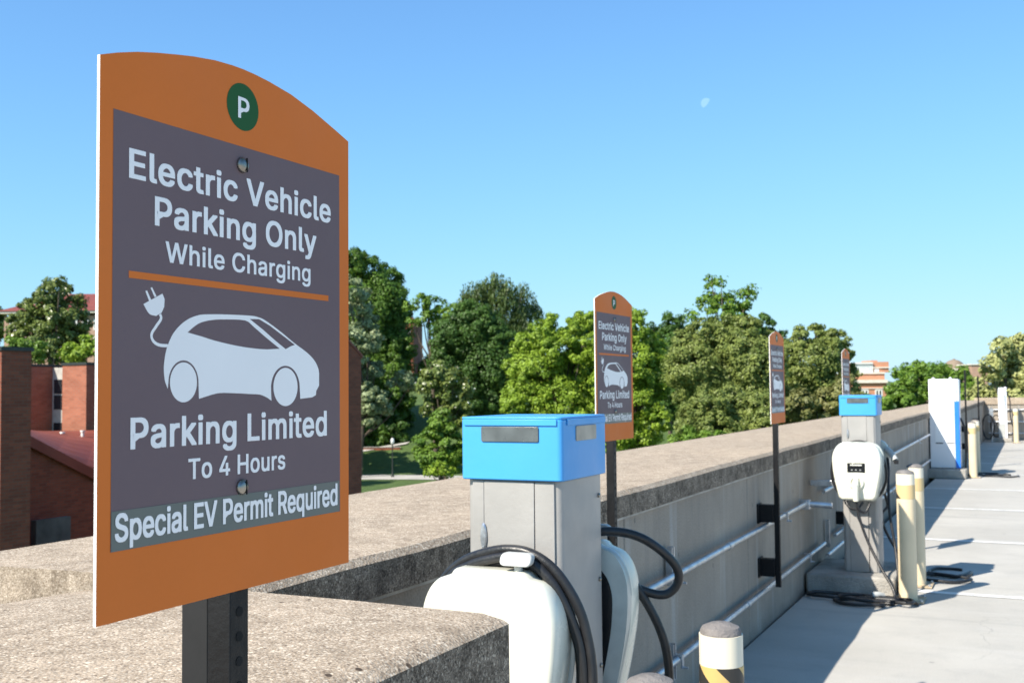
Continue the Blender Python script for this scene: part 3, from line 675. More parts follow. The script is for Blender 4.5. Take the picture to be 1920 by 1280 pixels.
cb.build('rear_cable', M['rubber'], S2, smooth=True, angle=80)
g = MB(); g.tube([(.165, PD+.02, 1.06), (.20, PD-.02, 1.03), (.235, PD-.06, .98)], .024, 14, 6); g.build('spare_plug', M['grey_pl'], S2, smooth=True)
g = MB(); g.lathe([(.017, 0), (.018, .03)], .243, PD-.07, .955, 16); g.build('plug_tip', M['rubber'], S2, smooth=True)
# concrete pads
def pad(x0, x1, y0, y1, h, label):
    t = MB(); t.box(x0-(x0+x1)/2, x1-(x0+x1)/2, y0-(y0+y1)/2, y1-(y0+y1)/2, 0, h)
    o = t.build('concrete_pad', M['pad'], None, bevel=.018, seg=2); o.location = ((x0+x1)/2, (y0+y1)/2, 0); tag(o, label, 'concrete pad', 'concrete pads under the chargers')
pad(-1.60, -.97, 2.1, 2.95, .15, 'concrete pad under the nearest blue-topped charging station')
pad(-1.63, -.99, 8.26, 9.05, .15, 'concrete pad under the second blue-topped charging station')
# cables lying on the floor at the second station
def floor_cable(pts, label):
    o = MB().tube(pts, .0125, 10, 8).build('charging_cable', M['rubber'], None, smooth=True, angle=80, origin=pts[0]); tag(o, label, 'cable', 'cables coiled on the deck floor')
def coil(cx, cy, specs, z=.014):
    P = []
    for k, (dx, dy, rx, ry, a0, a1) in enumerate(specs):
        for a in range(a0, a1, 40): P.append((cx+dx+rx*math.cos(R(a)), cy+dy+ry*math.sin(R(a)), z+.006*k+.004*math.sin(a)))
    return P
floor_cable(coil(-1.18, 8.02, ((.26, .04, .10, .07, 0, 250), (-.02, -.06, .17, .10, 30, 380), (-.20, .10, .21, .09, 20, 370), (.02, .05, .20, .10, 0, 340), (.18, .0, .16, .08, -40, 160))), 'black cable coiled on floor in front of the second concrete pad')
floor_cable(coil(-.86, 9.55, ((.15, .0, .16, .20, 60, 400), (.12, -.34, .20, .16, 60, 420), (-.05, -.30, .18, .14, 40, 250))), 'black cable coiled on floor behind the middle pair of bollards')
floor_cable(coil(-.86, 20.5, ((.05, -.2, .22, .25, 60, 400), (.22, -.55, .28, .25, 60, 420))), 'black cable coiled on floor behind the bollard of the tall white charger')
tag(MB().tube([(0, 0, .03), (.04, .02, .032), (.07, .05, .02)], .022, 12, 5).build('cable_plug', M['grey_pl'], None, smooth=True, origin=None), 'small pale plug lying on the coiled floor cable', 'plug').location = (-1.13, 8.10, .02)

# tall white fast charger
def fast_charger():
    t = empty('fast_charger', (-1.47, 19.4, 0), 'tall white fast charger with blue side stripe on a concrete pad', 'charger')
    b_ = MB(); b_.box(-.235, .205, 0, .45, .16, 1.66); b_.build('cabinet', M['white_box'], t, bevel=.012)
    d_ = MB(); d_.box(-.225, .165, -.012, -.001, .175, 1.645); d = d_.build('front_door', M['white_box'], t, bevel=.003)
    for x in (-.145, .035):
        MB().box(x, x+.125, -.0165, -.0125, .60, 1.33).build('door_insert', M['white_box2'], d, bevel=.002)
        MB().box(x+.005, x+.12, -.0165, -.0125, .575, .590).build('vent_slot', M['ped_in'], d)
    MB().box(.2055, .235, .03, .44, .17, 1.655).build('side_panel', M['white_box'], t, bevel=.006)
    MB().box(.170, .2365, -.020, -.0005, .17, 1.285).box(.2360, .2385, -.019, .10, .17, 1.285).build('blue_stripe', M['blue_strip'], t)
    for x in (-.17, .10): MB().lathe([(.022, 0), (.022, .02), (.012, .03)], x, .2, 1.66, 16).build('lifting_eye', M['white_box'], t, smooth=True)
    c_ = MB(); c_.tube([(.24, .25, 1.0), (.30, .28, .8), (.31, .30, .4), (.30, .28, .1), (.36, .3, .02)], .018, 10, 6); c_.build('cable', M['rubber'], t, smooth=True)
    return t
fast_charger()
pad(-1.78, -1.14, 19.2, 20.3, .155, 'concrete pad under the tall white fast charger')
t = empty('charging_column', (-.93, 32.25, 0), 'slim white charging column with slanted top before the far parapet', 'charger')
b_ = MB(); b_.prism([(0, .10), (.30, .10), (.30, 1.48), (.16, 1.40), (0, 1.30)], -.12, .04, lambda p, q, x: (x, p, q)); b_.build('column', M['white_box'], t, bevel=.01)
b_ = MB(); b_.prism([(-.01, .10), (.32, .10), (.32, 1.5), (.1, 1.5)], .042, .09, lambda p, q, x: (x, p, q)); b_.build('side_panel', M['white_box'], t, bevel=.006)
MB().box(-.125, .045, -.008, -.001, .12, .5).build('lower_panel', M['grey_pl'], t)
c_ = MB(); c_.tube([(.10, .2, 1.35), (.17, .2, 1.1), (.17, .2, .7), (.24, .2, .35), (.32, .22, .06)], .016, 8, 6); c_.build('cable', M['rubber'], t, smooth=True)
pad(-1.2, -.72, 32.0, 32.8, .11, 'small concrete pad under the slim white charging column')

# ------------------------------------------------------------------ bollards
def make_bollard(loc, label, r, h, tape='hazard'):
    t = empty('bollard', loc, label, 'bollard', 'cream steel bollards guarding the chargers')
    MB().lathe([(r, .0), (r, h-.190)], 0, 0, 0, 40).build('shaft', M['cream'], t, smooth=True)
    MB().lathe([(r, h-.1895), (r+.0012, h-.189), (r+.0012, h-.091), (r, h-.0905)], 0, 0, 0, 40).build('hazard_band', M[tape], t, smooth=True)
    MB().lathe([(r, h-.090), (r, h-.012)], 0, 0, 0, 40).build('top_band', M['creamtop'], t, smooth=True)
    MB().lathe([(r-.003, h-.0115), (r-.003, h-.004), (r*.85, h+.006), (r*.5, h+.015), (r*.02, h+.018)], 0, 0, 0, 40).build('concrete_cap', M['fillc'], t, smooth=True)
    bp = MB().box(-r-.05, r+.05, -r-.05, r+.05, .0045, .016).build('base_plate', M['plate'], t, bevel=.002)
    for a in (-1, 1):
        for b in (-1, 1): MB().lathe([(.011, .0165), (.011, .026), (.005, .030)], a*(r+.032), b*(r+.032), 0, 10).build('anchor_bolt', M['galv'], bp)
    return t
B0 = make_bollard((-.767, 2.766, 0), 'cream bollard with grey cap beside the nearest charger, farther of its pair', .0565, .922)
B1 = None
for x, y, h, sc_, lb in ((-.765, 2.20, 0, 1, 'bollard whose grey cap alone shows at the bottom edge, nearest of all'),
                   (-.90, 8.26, 0, 1.13, 'front cream bollard of the middle pair by the coiled cable'),
                   (-.90, 8.90, 0, 1.13, 'cream bollard standing just behind the front one of the middle pair'),
                   (-1.05, 19.6, 0, 1.15, 'cream bollard beside the tall white fast charger, front of its pair'),
                   (-1.055, 20.75, 0, 1.15, 'cream bollard half hidden behind the one by the tall white charger'),
                   (-.615, 31.7, 0, 1.15, 'distant cream bollard beside the slim white charging column')):
    if sc_ > 1 and B1 is None: c = B1 = make_bollard((x, y, 0), lb, .0645, .925, 'hazard2')
    else: c = copy_tree(B1 or B0); c.location = (x, y, 0); c['label'] = lb

# ------------------------------------------------------------------ conduits and strut on the wall
def conduit(pts, label, couplings, clamps, r=.0165):
    o = pts[0]; t = MB(); t.tube(pts, r, 14, 6); ob = t.build('conduit', M['galv'], None, smooth=True, angle=60, origin=o); tag(ob, label, 'conduit', 'galvanised conduits along the parapet')
    def pt(y):
        for a, b in zip(pts[:-1], pts[1:]):
            if a[1] <= y <= b[1]:
                k = (y-a[1])/(b[1]-a[1]); return tuple(a[i]+(b[i]-a[i])*k for i in range(3))
    for y in couplings:
        p = pt(y); MB().tube([(p[0]-o[0], p[1]-.03-o[1], p[2]-o[2]), (p[0]-o[0], p[1]+.03-o[1], p[2]-o[2])], r+.004, 14, 2, smooth=False).build('coupling', M['galv'], ob, smooth=True, angle=60)
    for y in clamps:
        p = pt(y); m_ = MB(); m_.box(p[0]-.03-o[0], p[0]+r+.006-o[0], y-.014-o[1], y+.014-o[1], p[2]+r-o[2], p[2]+r+.005-o[2]); m_.box(p[0]+r+.0005-o[0], p[0]+r+.006-o[0], y-.014-o[1], y+.014-o[1], p[2]-r-.028-o[2], p[2]+r-.0005-o[2])
        m_.tube([(p[0]+r-.005-o[0], y-o[1], p[2]-r-.02-o[2]), (p[0]+r+.03-o[0], y-o[1], p[2]-r-.022-o[2])], .006, 8, 2, smooth=False); m_.build('clamp', M['galv'], ob)
Z1, Z2 = .668, .272
wx = lambda y: -1.605-(y-1.885)*math.tan(R(.38))
def run(z, ys, off=.052, dz=0.004): return [(wx(y)+off, y, z+dz*(y-5)) for y in ys]
conduit(run(Z1, (2.9, 4.2, 5.8, 7.3, 8.15)), 'upper galvanised conduit between the first and second charging stations', (5.9,), (4.93, 7.4))
conduit(run(Z2, (2.9, 4.2, 5.8, 7.3, 8.9)), 'lower galvanised conduit between the first and second charging stations', (6.3,), (4.93, 8.2))
conduit(run(Z2-.07, (8.75, 9.1, 9.5), .10), 'short low conduit stub behind the second charging station', (), ())
conduit(run(Z1+.02, (8.9, 11, 13, 15, 17, 18.9)), 'upper conduit running on beyond the second charging station', (11.6, 15.5), (11.1, 13.5, 17))
conduit(run(Z2, (9.4, 11, 13, 15, 17, 18.9)), 'lower conduit running on beyond the second charging station', (12.2,), (11.1, 13.5, 17))
def strut(y, z0, z1, label, off=.0):
    o = MB(); o.box(.0015, .004, -.02, .02, z0, z1); o.box(.0042, .032, -.02, -.0175, z0, z1); o.box(.0042, .032, .0175, .02, z0, z1); o.box(.0295, .032, -.017, -.009, z0, z1); o.box(.0295, .032, .009, .017, z0, z1)
    ob = o.build('strut_channel', M['galv'], None); ob.location = (wx(y)+.012, y, 0); tag(ob, label, 'strut', 'steel strut channels on the parapet')
strut(4.90, .62, .80, 'upper vertical strut channel on the wall behind the near charger cable loop')
strut(4.90, .18, .345, 'lower vertical strut channel on the wall behind the nearest bollard')
strut(9.2, .22, .44, 'short vertical strut channel on the wall beside the second charging station')
strut(13.5, .55, .85, 'vertical strut channel on the wall midway to the tall white charger')
o = MB(); o.box(0, .32, -.02, .02, -.022, .022); ob = o.build('support_bar', M['galv'], None, bevel=.003); ob.location = (wx(8.6)+.013, 8.58, .80); tag(ob, 'dark horizontal strut arm joining the wall to the second charging station', 'strut')
o = MB(); o.tube([(0, 0, 0), (.18, .02, -.01)], .022, 12, 2, smooth=False); o.box(-.06, .02, -.035, .035, -.04, .03); ob = o.build('conduit_box', M['galv'], None, bevel=.004); ob.location = (wx(8.2)+.055, 8.2, .675); tag(ob, 'small junction box where the upper conduit meets the second station', 'junction box')
# far end conduits
for z, lb in ((.86, 'upper conduit along the far end parapet'), (.52, 'middle conduit along the far end parapet'), (.2, 'lowest conduit along the far end parapet')):
    o = MB(); o.tube([(0, 0, 0), (9, 0, 0)], .018, 10, 2, smooth=False); ob = o.build('conduit', M['galv'], None, smooth=True); ob.location = (-1.35, YB-.05, z); tag(ob, lb, 'conduit', 'conduits along the end parapet')
for k, (x, rz_) in enumerate(((-1.30, .33), (-1.12, .30))):
    o = MB(); o.tube([(rz_*.45*math.cos(R(a))*(1+.1*math.sin(a)), .06*math.sin(a*.05), .42+rz_*math.sin(R(a))) for a in range(0, 1000, 30)], .013, 8, 4)
    ob = o.build('hanging_cable', M['rubber'], None, smooth=True); ob.location = (x, 31.9+.6*k, 0); tag(ob, ('black cable looped in the shady corner of the deck, left coil', 'black cable looped in the shady corner of the deck, right coil')[k], 'cable', 'cables hung in the far corner')
o = MB(); o.tube([(0, 0, 0), (.02, 0, .45), (.0, 0, .95)], .022, 10, 4); o.box(-.05, .05, -.04, .04, .7, .9); ob = o.build('cable_stand', M['galv'], None, smooth=True); ob.location = (-1.22, 32.0, 0); tag(ob, 'grey metal cable stand in the shady far corner', 'stand')

# ------------------------------------------------------------------ brick complex on the left
def px_y(px, x):   # Y where the pixel column px meets the plane X=x (level)
    a = at(px, 700, 10)-CAM; k = (x-CAM.x)/a.x; return CAM.y+a.y*k
def px_x(px, y):
    a = at(px, 700, 10)-CAM; k = (y-CAM.y)/a.y; return CAM.x+a.x*k
def windows(t, faces, fr=.06):      # faces: list of (corner, udir, w, h) boxes: frame part with pane sub-part
    for c, u, n_, w_, h_ in faces:
        c = Vector(c); u = Vector(u); n_ = Vector(n_); up = Vector((0, 0, 1)); f = MB(); p = MB()
        def bx(m_, a, b, z0, z1, d0, d1):
            m_.hexa([c+u*a+n_*d1+up*z0, c+u*b+n_*d1+up*z0, c+u*b+n_*d0+up*z0, c+u*a+n_*d0+up*z0], [c+u*a+n_*d1+up*z1, c+u*b+n_*d1+up*z1, c+u*b+n_*d0+up*z1, c+u*a+n_*d0+up*z1])
        bx(f, 0, fr, 0, h_, .004, .07); bx(f, w_-fr, w_, 0, h_, .004, .07); bx(f, fr, w_-fr, 0, fr, .004, .07); bx(f, fr, w_-fr, h_-fr, h_, .004, .07); bx(f, w_/2-fr/2, w_/2+fr/2, fr, h_-fr, .004, .065)
        bx(p, fr, w_-fr, fr, h_-fr, .006, .03)
        fo = f.build('window', M['frame'], t); p.build('pane', M['win'], fo)
# tower A
cA = at(3, 657, 31); xA, yA, zA = cA; yA1 = px_y(59, xA)
t = empty('brick_tower', (xA, yA, -6.5), 'tall plain red brick tower at the left edge of the picture', 'building')
MB().box(-7, 0, 0, yA1-yA, 0, zA+6.5).build('wall', M['brick'], t)
MB().box(-7.05, .05, -.05, yA1-yA+.05, zA+6.502, zA+6.62).build('parapet_cap', M['iron'], t)
# building B with window bay
cB = at(162, 684, 47); xB, yB_, zB = cB; H = zB+6.5
t = empty('brick_building', (xB, yB_, -6.5), 'red brick building with a white panelled window bay behind the low red roof', 'building')
xa = px_x(117, yB_)-xB; xb = px_x(95, yB_)-xB; xc = px_x(62, yB_)-xB
yf = px_y(56, xb+xB)-yB_
MB().box(xa, 0, 0, 14, 0, H).box(xb-8, xb, yf, 14, 0, H-.05).box(xb+.002, xa-.002, 1.2, 13, 0, H-.06).build('wall', M['brick_r'], t)
MB().box(xa-.04, .04, -.04, 14.04, H+.002, H+.12).box(xb-8.04, xb+.03, yf-.04, 14, H-.048, H+.06).build('roof_edge', M['iron'], t)
for (u0, u1) in ((xb+.01, xa-.01),):
    bay = MB().box(u0, u1, .10, .3, 0, H-.08).build('window_bay', M['bay'], t)
    for z0, z1 in ((H-1.95, H-.62), (H-3.9, H-2.55)):
        zm = (z0+z1)/2
        MB().box(u0+.12, u1-.1, .07, .095, z0, zm-.04).box(u0+.12, u1-.1, .07, .095, zm+.04, z1).build('pane', M['win'], bay)
# low building C with mono pitch roof (slopes down along +Y)
p1 = at(59, 829, 36); xC = p1.x; y1c = px_y(59, xC); y2c = px_y(183, xC)
ray = at(178, 890, 10)-CAM; k = (xC-CAM.x)/ray.x; z2c = CAM.z+ray.z*k; z1c = p1.z; yy0 = y1c-4; sl = (z2c-z1c)/(px_y(178, xC)-y1c)
yy1 = px_y(300, xC); zf = lambda y: z1c+sl*(y-y1c)
t = empty('low_brick_wing', (xC, yy0, -6.5), 'low brick wing with sloping dark red roof between tower and sign', 'building')
w_ = MB(); w_.prism([(0, 0), (yy1-yy0, 0), (yy1-yy0, zf(yy1)+6.46), (0, zf(yy0)+6.46)], -.3, 0, lambda p, q, x: (x, p, q)); w_.build('wall', M['brick'], t)
q1 = at(-60, 815, 46.5); q2 = at(330, 809, 46.5); oW = Vector((xC, yy0, -6.5))
fa = Vector((xC+.2, yy0, zf(yy0)+.02)); fb = Vector((xC+.2, yy1, zf(yy1)+.02)); up = Vector((0, 0, .12))
rf = MB(); NR = 8; g_ = [[fa.lerp(fb, i/NR).lerp(q1.lerp(q2, i/NR), j/NR)-oW for j in range(NR+1)] for i in range(NR+1)]
for dz in (up, up*-2): rf.add([p+dz for r_ in g_ for p in r_], [(i*(NR+1)+j, i*(NR+1)+j+1, (i+1)*(NR+1)+j+1, (i+1)*(NR+1)+j) for i in range(NR) for j in range(NR)])
N2 = (NR+1)**2
rf.f += [[i*(NR+1), (i+1)*(NR+1), N2+(i+1)*(NR+1), N2+i*(NR+1)] for i in range(NR)]+[[NR*(NR+1)+j, NR*(NR+1)+j+1, N2+NR*(NR+1)+j+1, N2+NR*(NR+1)+j] for j in range(NR)]; rf.mi += [0]*(2*NR); ro = rf.build('roof', M['roof'], t)
for px_, py_ in ((117, 822), (155, 819)):
    p = at(px_, py_, 44)-oW
    MB().lathe([(.07, -.5), (.07, .20), (.10, .21), (.10, .28)], p.x, p.y, p.z, 12).build('roof_vent', M['frame'], ro, smooth=True)
wb = at(62, 985, 33)
t = MB(); q = at(58, 975, 35); t.box(0, .25, 0, px_y(133, q.x+.2)-q.y, 0, q.z+6.5); ob = t.build('low_wall', M['dimwall'], None); ob.location = (q.x, q.y, -6.5); tag(ob, 'grey low wall coloured dark for shade at the foot of the brick wing', 'wall')
# gable E seen right of the sign
cE = at(677, 668, 42); xE, yE, zE = cE; y0E = px_y(560, xE); ray = at(652, 640, 10)-CAM; k = (xE-CAM.x)/ray.x; zE2 = CAM.z+ray.z*k; yE2 = CAM.y+ray.y*k; s2 = (zE2-zE)/(yE2-yE)
t = empty('brick_gable', (xE, y0E, -6.5), 'dark brick gable end showing just right of the large sign', 'building')
w_ = MB(); w_.prism([(0, 0), (yE-y0E, 0), (yE-y0E, zE+6.5), (0, min(zE+s2*(y0E-yE), zE+2.2)+6.5), ] if False else [(0, 0), (yE-y0E, 0), (yE-y0E, zE+6.5), (yE-y0E-1.6, zE+6.5-1.6*s2), (0, zE+6.5-1.6*s2)], -8, 0, lambda p, q, x: (x, p, q)); w_.build('wall', M['brick'], t)
rf = MB(); hh = zE+6.5; L_ = yE-y0E; rf.prism([(L_+.08, hh-.06), (L_+.08, hh+.06), (L_-1.6, hh-1.6*s2+.14), (-.1, hh-1.6*s2+.14), (-.1, hh-1.6*s2+.005), (L_-1.6, hh-1.6*s2+.005), (L_+.002, hh+.005), (L_+.002, hh-.06)], -8.1, .03, lambda p, q, x: (x, p, q)); rf.build('roof', M['roof'], t)

# ------------------------------------------------------------------ distant buildings (squared to the view)
RZ = AZ
def local(px, py, d, ground=-6.5):
    p = at(px, py, d); return Vector((p.x, p.y, ground)), p.z-ground
# D: hip roof hall
D = 110; o, he = local(8, 593, D); sc = D/FPX
t = empty('hip_roof_hall', o, 'buff brick hall with big red hip roof behind the left magnolia', 'building', None, RZ)
Lh = 560*sc; Wd = 16
MB().box(0, Lh, 0, Wd, 0, he).build('wall', M['brick_b'], t)
MB().box(-.5, Lh+.5, -.6, Wd+.5, he+.25, he+.45).build('eave', M['stone'], t)
rh = 47*sc; r_ = MB(); r_.add([(-.6, -.7, he+.46), (Lh+.6, -.7, he+.46), (Lh+.6, Wd+.6, he+.46), (-.6, Wd+.6, he+.46), (60*sc, Wd/2, he+rh+.4), (Lh-60*sc, Wd/2, he+rh+.4)], [(0, 1, 5, 4), (1, 2, 5), (2, 3, 4, 5), (3, 0, 4), (3, 2, 1, 0)]); r_.build('roof', M['roof'], t)
windows(t, [((x*sc, 0, he-hz), (1, 0, 0), (0, -1, 0), 13*sc, 20*sc) for x in (10, 34, 58, 100, 124, 146, 168, 200) for hz in (27*sc, 60*sc)], .12)
# F: orange campus building
D = 175; sc = D/FPX; o, he = local(1596, 712, D)
t = empty('orange_brick_building', o, 'orange brick building with cream cornice and pale glass penthouse', 'building', None, RZ)
MB().box(0, 66*sc, 0, 14, 0, he-6*sc).build('wall', M['brick_o'], t)
MB().box(66.2*sc, 95*sc, 2.5, 14, 0, he-22*sc).build('side_wing', M['brick_o'], t)
MB().box(-.3, 67*sc, -.4, 14.2, he-6*sc+.002, he).box(-.15, 66.4*sc, -.15, .0-.002, he-17*sc, he-15.5*sc).build('cornice', M['stone'], t)
MB().box(.2, 66*sc, .8, 12, he+.002, he+11*sc).build('attic', M['brick_o'], t)
MB().box(.1, 66.4*sc, .6, 12.2, he+11*sc+.002, he+14*sc).build('attic_band', M['stone'], t)
ph = MB().box(1*sc, 48*sc, 2, 11, he+14*sc+.002, he+30*sc).build('penthouse', M['penthouse'], t)
m_ = MB()
for k in range(13): m_.box((1+k*3.9)*sc-.06, (1+k*3.9)*sc+.06, 1.88, 1.998, he+14*sc, he+30*sc)
m_.box(1*sc-.2, 48.3*sc, 1.7, 11.2, he+30*sc+.002, he+33*sc); m_.build('mullions', M['frame'], ph)
MB().box(48.5*sc, 80*sc, 2.2, 12, he+14*sc+.002, he+34*sc).box(50*sc, 62*sc, 3, 8, he+34*sc+.002, he+37*sc).build('stair_tower', M['brick_o'], t)
MB().box(48.3*sc, 80.4*sc, 2.0, 12.2, he+22*sc, he+24*sc).build('tower_band', M['stone'], t)
windows(t, [((x*sc, 0, he-hz*sc), (1, 0, 0), (0, -1, 0), 14*sc, 13*sc) for x in (18, 44) for hz in (31, 62)]+[((52*sc, 2.2, he+15*sc), (1, 0, 0), (0, -1, 0), 9*sc, 6*sc)], .22)
# G: dome
D = 300; sc = D/FPX; o, he = local(1789, 691, D)
t = empty('domed_hall', o, 'distant hall with a low brown dome above the trees', 'building', None, RZ)
MB().lathe([(24*sc, 0), (24*sc, he-.5)], 0, 0, 0, 40).build('drum', M['stone'], t, smooth=True)
MB().lathe([(25*sc, he-.49), (25*sc, he)], 0, 0, 0, 40).build('ledge', M['stone'], t, smooth=True)
MB().lathe([(19*sc*math.cos(R(a)), he+.01+17*sc*math.sin(R(a))) for a in range(0, 86, 8)]+[(2.5*sc, he+17*sc), (2.5*sc, he+18.5*sc)], 0, 0, 0, 40).build('dome', M['dome'], t, smooth=True)
# H: small pale block near the dome, I: brick mass behind the maple
D = 260; sc = D/FPX; o, he = local(1822, 684, D)
t = empty('pale_block', o, 'small pink flat roofed block right of the dome', 'building', None, RZ)
MB().box(0, 30*sc, 0, 8, 0, he).build('wall', M['brick_b'], t); MB().box(-.3, 30.5*sc, -.3, 8.3, he+.002, he+2*sc).build('cornice', M['stone'], t)
D = 150; sc = D/FPX; o, he = local(690, 600, D)
t = empty('brick_hall', o, 'dark red brick hall half hidden behind the dark maple', 'building', None, RZ)
MB().box(0, 85*sc, 0, 15, 0, he).build('wall', M['brick'], t); r_ = MB(); r_.prism([(-.4, he+.002), (85*sc+.3, he+.002), (42*sc, he+35*sc)], -.4, 15.3, lambda p, q, y: (p, y, q)); r_.build('roof', M['roof'], t)
windows(t, [((x*sc, 0, he-40*sc), (1, 0, 0), (0, -1, 0), 10*sc, 20*sc) for x in (10, 32, 54, 70)], .15)
t = empty('retaining_wall', FH*113.8+Rt*-32+Vector((0, 0, gz(FH*113.8+Rt*-24))), 'low dark brick retaining wall on the grassy bank', 'wall', None, RZ)
MB().box(0, 20, 0, .4, -1, .22).build('wall', M['brick'], t); MB().box(-.05, 20.05, -.05, .45, .222, .28).build('coping', M['pad'], t)

# lamp posts
def lamp(px, d, label, ln=None):
    p = at(px, 890, d); z = gz(p); t = empty('lamp_post', (p.x, p.y, z), label, 'lamp post', 'globe lamp posts on the lawn')
    MB().lathe([(.16, 0), (.16, .12), (.09, .3), (.065, .5), (.05, 3.0), (.09, 3.02), (.09, 3.12)], 0, 0, 0, 16).build('post', M['iron'], t, smooth=True)
    MB().lathe([(.10, 3.125), (.19, 3.28), (.20, 3.42), (.15, 3.56), (.07, 3.66)], 0, 0, 0, 20).build('globe', M['globe'], t, smooth=True)
    MB().lathe([(.08, 3.662), (.05, 3.72), (.012, 3.85)], 0, 0, 0, 12).build('finial', M['iron'], t, smooth=True)
lamp(736, 100, 'slim lamp post with white globe beside the pale path')
lamp(759, 123, 'lamp post with small white globe in the shade uphill')

# ------------------------------------------------------------------ trees
def tree(name, label, d, kind, lobes, leafpx=3.5, dens=1.25, trunk=True, flowers=0, group='trees beyond the parapet', upright=False, base=None, open_=False):
    sc = d/FPX; xs = [l[0] for l in lobes]; ys_ = [l[1] for l in lobes]; wpx = [l[2]**2 for l in lobes]
    cx = float(np.average(xs, weights=wpx)); by = max(y+r for _, y, r in [l[:3] for l in lobes])
    base = at(cx, by, d) if base is None else at(base, by, d); zb = gz(base); base = Vector((base.x, base.y, zb))
    half = (max(x+r for x, _, r in [l[:3] for l in lobes])-min(x-r for x, _, r in [l[:3] for l in lobes]))/2*sc
    s = leafpx*sc; C_, Nn, Ti, Si = [], [], [], []
    cents = []
    for lb in lobes:
        px, py, r = lb[:3]; r = r*(1.2 if name == 'magnolia_tree' else 1.12); dep = float(rng.uniform(-.55, .55))*max(half-r*sc, 0)*(lb[3] if len(lb) > 3 else 1)
        c = np.array(at(px, py, d+dep)); r = r*sc; cents.append((c, r))
        n_l = int(4*math.pi*r*r/(s*s)*dens*(3.2 if not open_ else 1.7)); rc = min(max(.27*r, 2.2*s), 1.0 if not open_ else .8); nc = max(8, int(n_l/(80 if not open_ else 60)))
        u = rng.normal(size=(nc, 3)); u /= np.linalg.norm(u, axis=1)[:, None]
        rad = r*rng.uniform(.45, 1.0, nc)**.6
        cc = c+u*rad[:, None]*np.array([1, 1, .95]); ct = np.clip(rng.normal(.5, .22, nc), 0, 1)
        idx = rng.integers(0, nc, n_l); v = rng.normal(size=(n_l, 3)); v /= np.linalg.norm(v, axis=1)[:, None]
        rcs = rc*rng.uniform(.7, 1.25, nc)
        if upright: v[:, 2] *= 1.6
        else: v[:, 2] *= .75
        pos = cc[idx]+v*(rcs[idx]*rng.uniform(.25, 1, n_l)**.5)[:, None]
        nn = v*.8+u[idx]*.5+rng.normal(size=(n_l, 3))*.45+np.array([0, 0, .35]); nn /= np.linalg.norm(nn, axis=1)[:, None]
        C_.append(pos); Nn.append(nn); Ti.append(np.clip(ct[idx]*.7+rng.uniform(0, .3, n_l), 0, 1)); Si.append(s*rng.uniform(.6, 1.35, n_l))
    P = np.vstack(C_); Nn = np.vstack(Nn); Ti = np.concatenate(Ti); Si = np.concatenate(Si); n = len(P)
    a = np.cross(Nn, rng.normal(size=(n, 3))); a /= np.linalg.norm(a, axis=1)[:, None]; b = np.cross(Nn, a)
    if upright: a = a*.5+np.array([0, 0, .8]); b *= .6
    a *= Si[:, None]*.72; b *= Si[:, None]*.44; bend = Nn*Si[:, None]*.12
    V = np.stack([P-a, P+b-a*.1+bend, P+a*.9-bend*.5, P-b-a*.1+bend], 1).reshape(-1, 3)-np.array(base)
    t = empty(name, base, label, 'tree' if 'shrub' not in name else 'shrub', group)
    me = bpy.data.meshes.new('crown'); me.vertices.add(4*n); me.vertices.foreach_set('co', V.ravel().astype(np.float32))
    me.loops.add(4*n); me.loops.foreach_set('vertex_index', np.arange(4*n, dtype=np.int32)); me.polygons.add(n); me.polygons.foreach_set('loop_start', np.arange(0, 4*n, 4, dtype=np.int32))
    me.update(calc_edges=True); at_ = me.attributes.new('tint', 'FLOAT', 'FACE'); at_.data.foreach_set('value', Ti.astype(np.float32)); me.materials.append(L[kind]); me.validate()
    o = bpy.data.objects.new('crown', me); COL.objects.link(o); o.parent = t
    if trunk:
        m_ = MB(); top = np.mean([c for c, r in cents], axis=0)-np.array(base); hgt = top[2]; tr_ = max(.035*half, .12)+.01*hgt
        m_.tube([(0, 0, -.3), (top[0]*.25, top[1]*.25, hgt*.35), (top[0]*.6, top[1]*.6, hgt*.7), tuple(top)], tr_, 10, 5, r1=tr_*.45)
        for c, r in cents:
            e = c-np.array(base); k = rng.uniform(.3, .75); st = np.array([top[0]*k, top[1]*k, hgt*k]); md = (st+e)/2+np.array([0, 0, -.06*hgt])
            m_.tube([tuple(st), tuple(md), tuple(e+np.array([0, 0, r*.3]))], tr_*.4, 6, 4, r1=tr_*.1)
        m_.build('trunk', M['bark'], t, smooth=True, angle=80)
    if flowers:
        k = rng.choice(n, flowers, replace=False); f = MB()
        for i in k:
            p = P[i]-np.array(base)+Nn[i]*s*.4; q = s*.42
            f.add([p+np.array(v)*q for v in ((1, 0, 0), (0, 1, 0), (-1, 0, 0), (0, -1, 0), (0, 0, .9), (0, 0, -.6))], [(0, 1, 4), (1, 2, 4), (2, 3, 4), (3, 0, 4), (1, 0, 5), (2, 1, 5), (3, 2, 5), (0, 3, 5)])
        f.build('blossom', M['petal'], t)
    return t
tree('maple_tree', 'tall dark maple with sunlit top right behind the large sign', 122, 'maple', [(655,492,28),(690,512,36),(716,532,34),(737,562,28),(750,592,22),(700,570,52),(722,622,46),(745,655,32),(690,650,58),(722,705,50),(742,745,32),(690,745,50),(630,530,50),(620,620,60),(650,700,60),(700,790,40),(745,790,28)])
tree('silver_maple_tree', 'silvery pale green tree hugging the right edge of the large sign', 100, 'silver', [(652,540,26),(680,562,22),(662,592,32),(692,602,18),(655,645,38),(690,640,22),(705,695,20),(748,712,18),(700,742,24),(690,778,22),(640,700,40),(772,722,12),(715,770,16)], 4.6, 1.0)
tree('ash_tree', 'thin airy tree with a bare leaning trunk and gaps of sky', 112, 'mid', [(790,568,15),(815,574,22),(842,586,16),(800,600,13),(778,602,10),(826,604,14),(768,574,9)], 4.0, 1.3, base=816, open_=True)
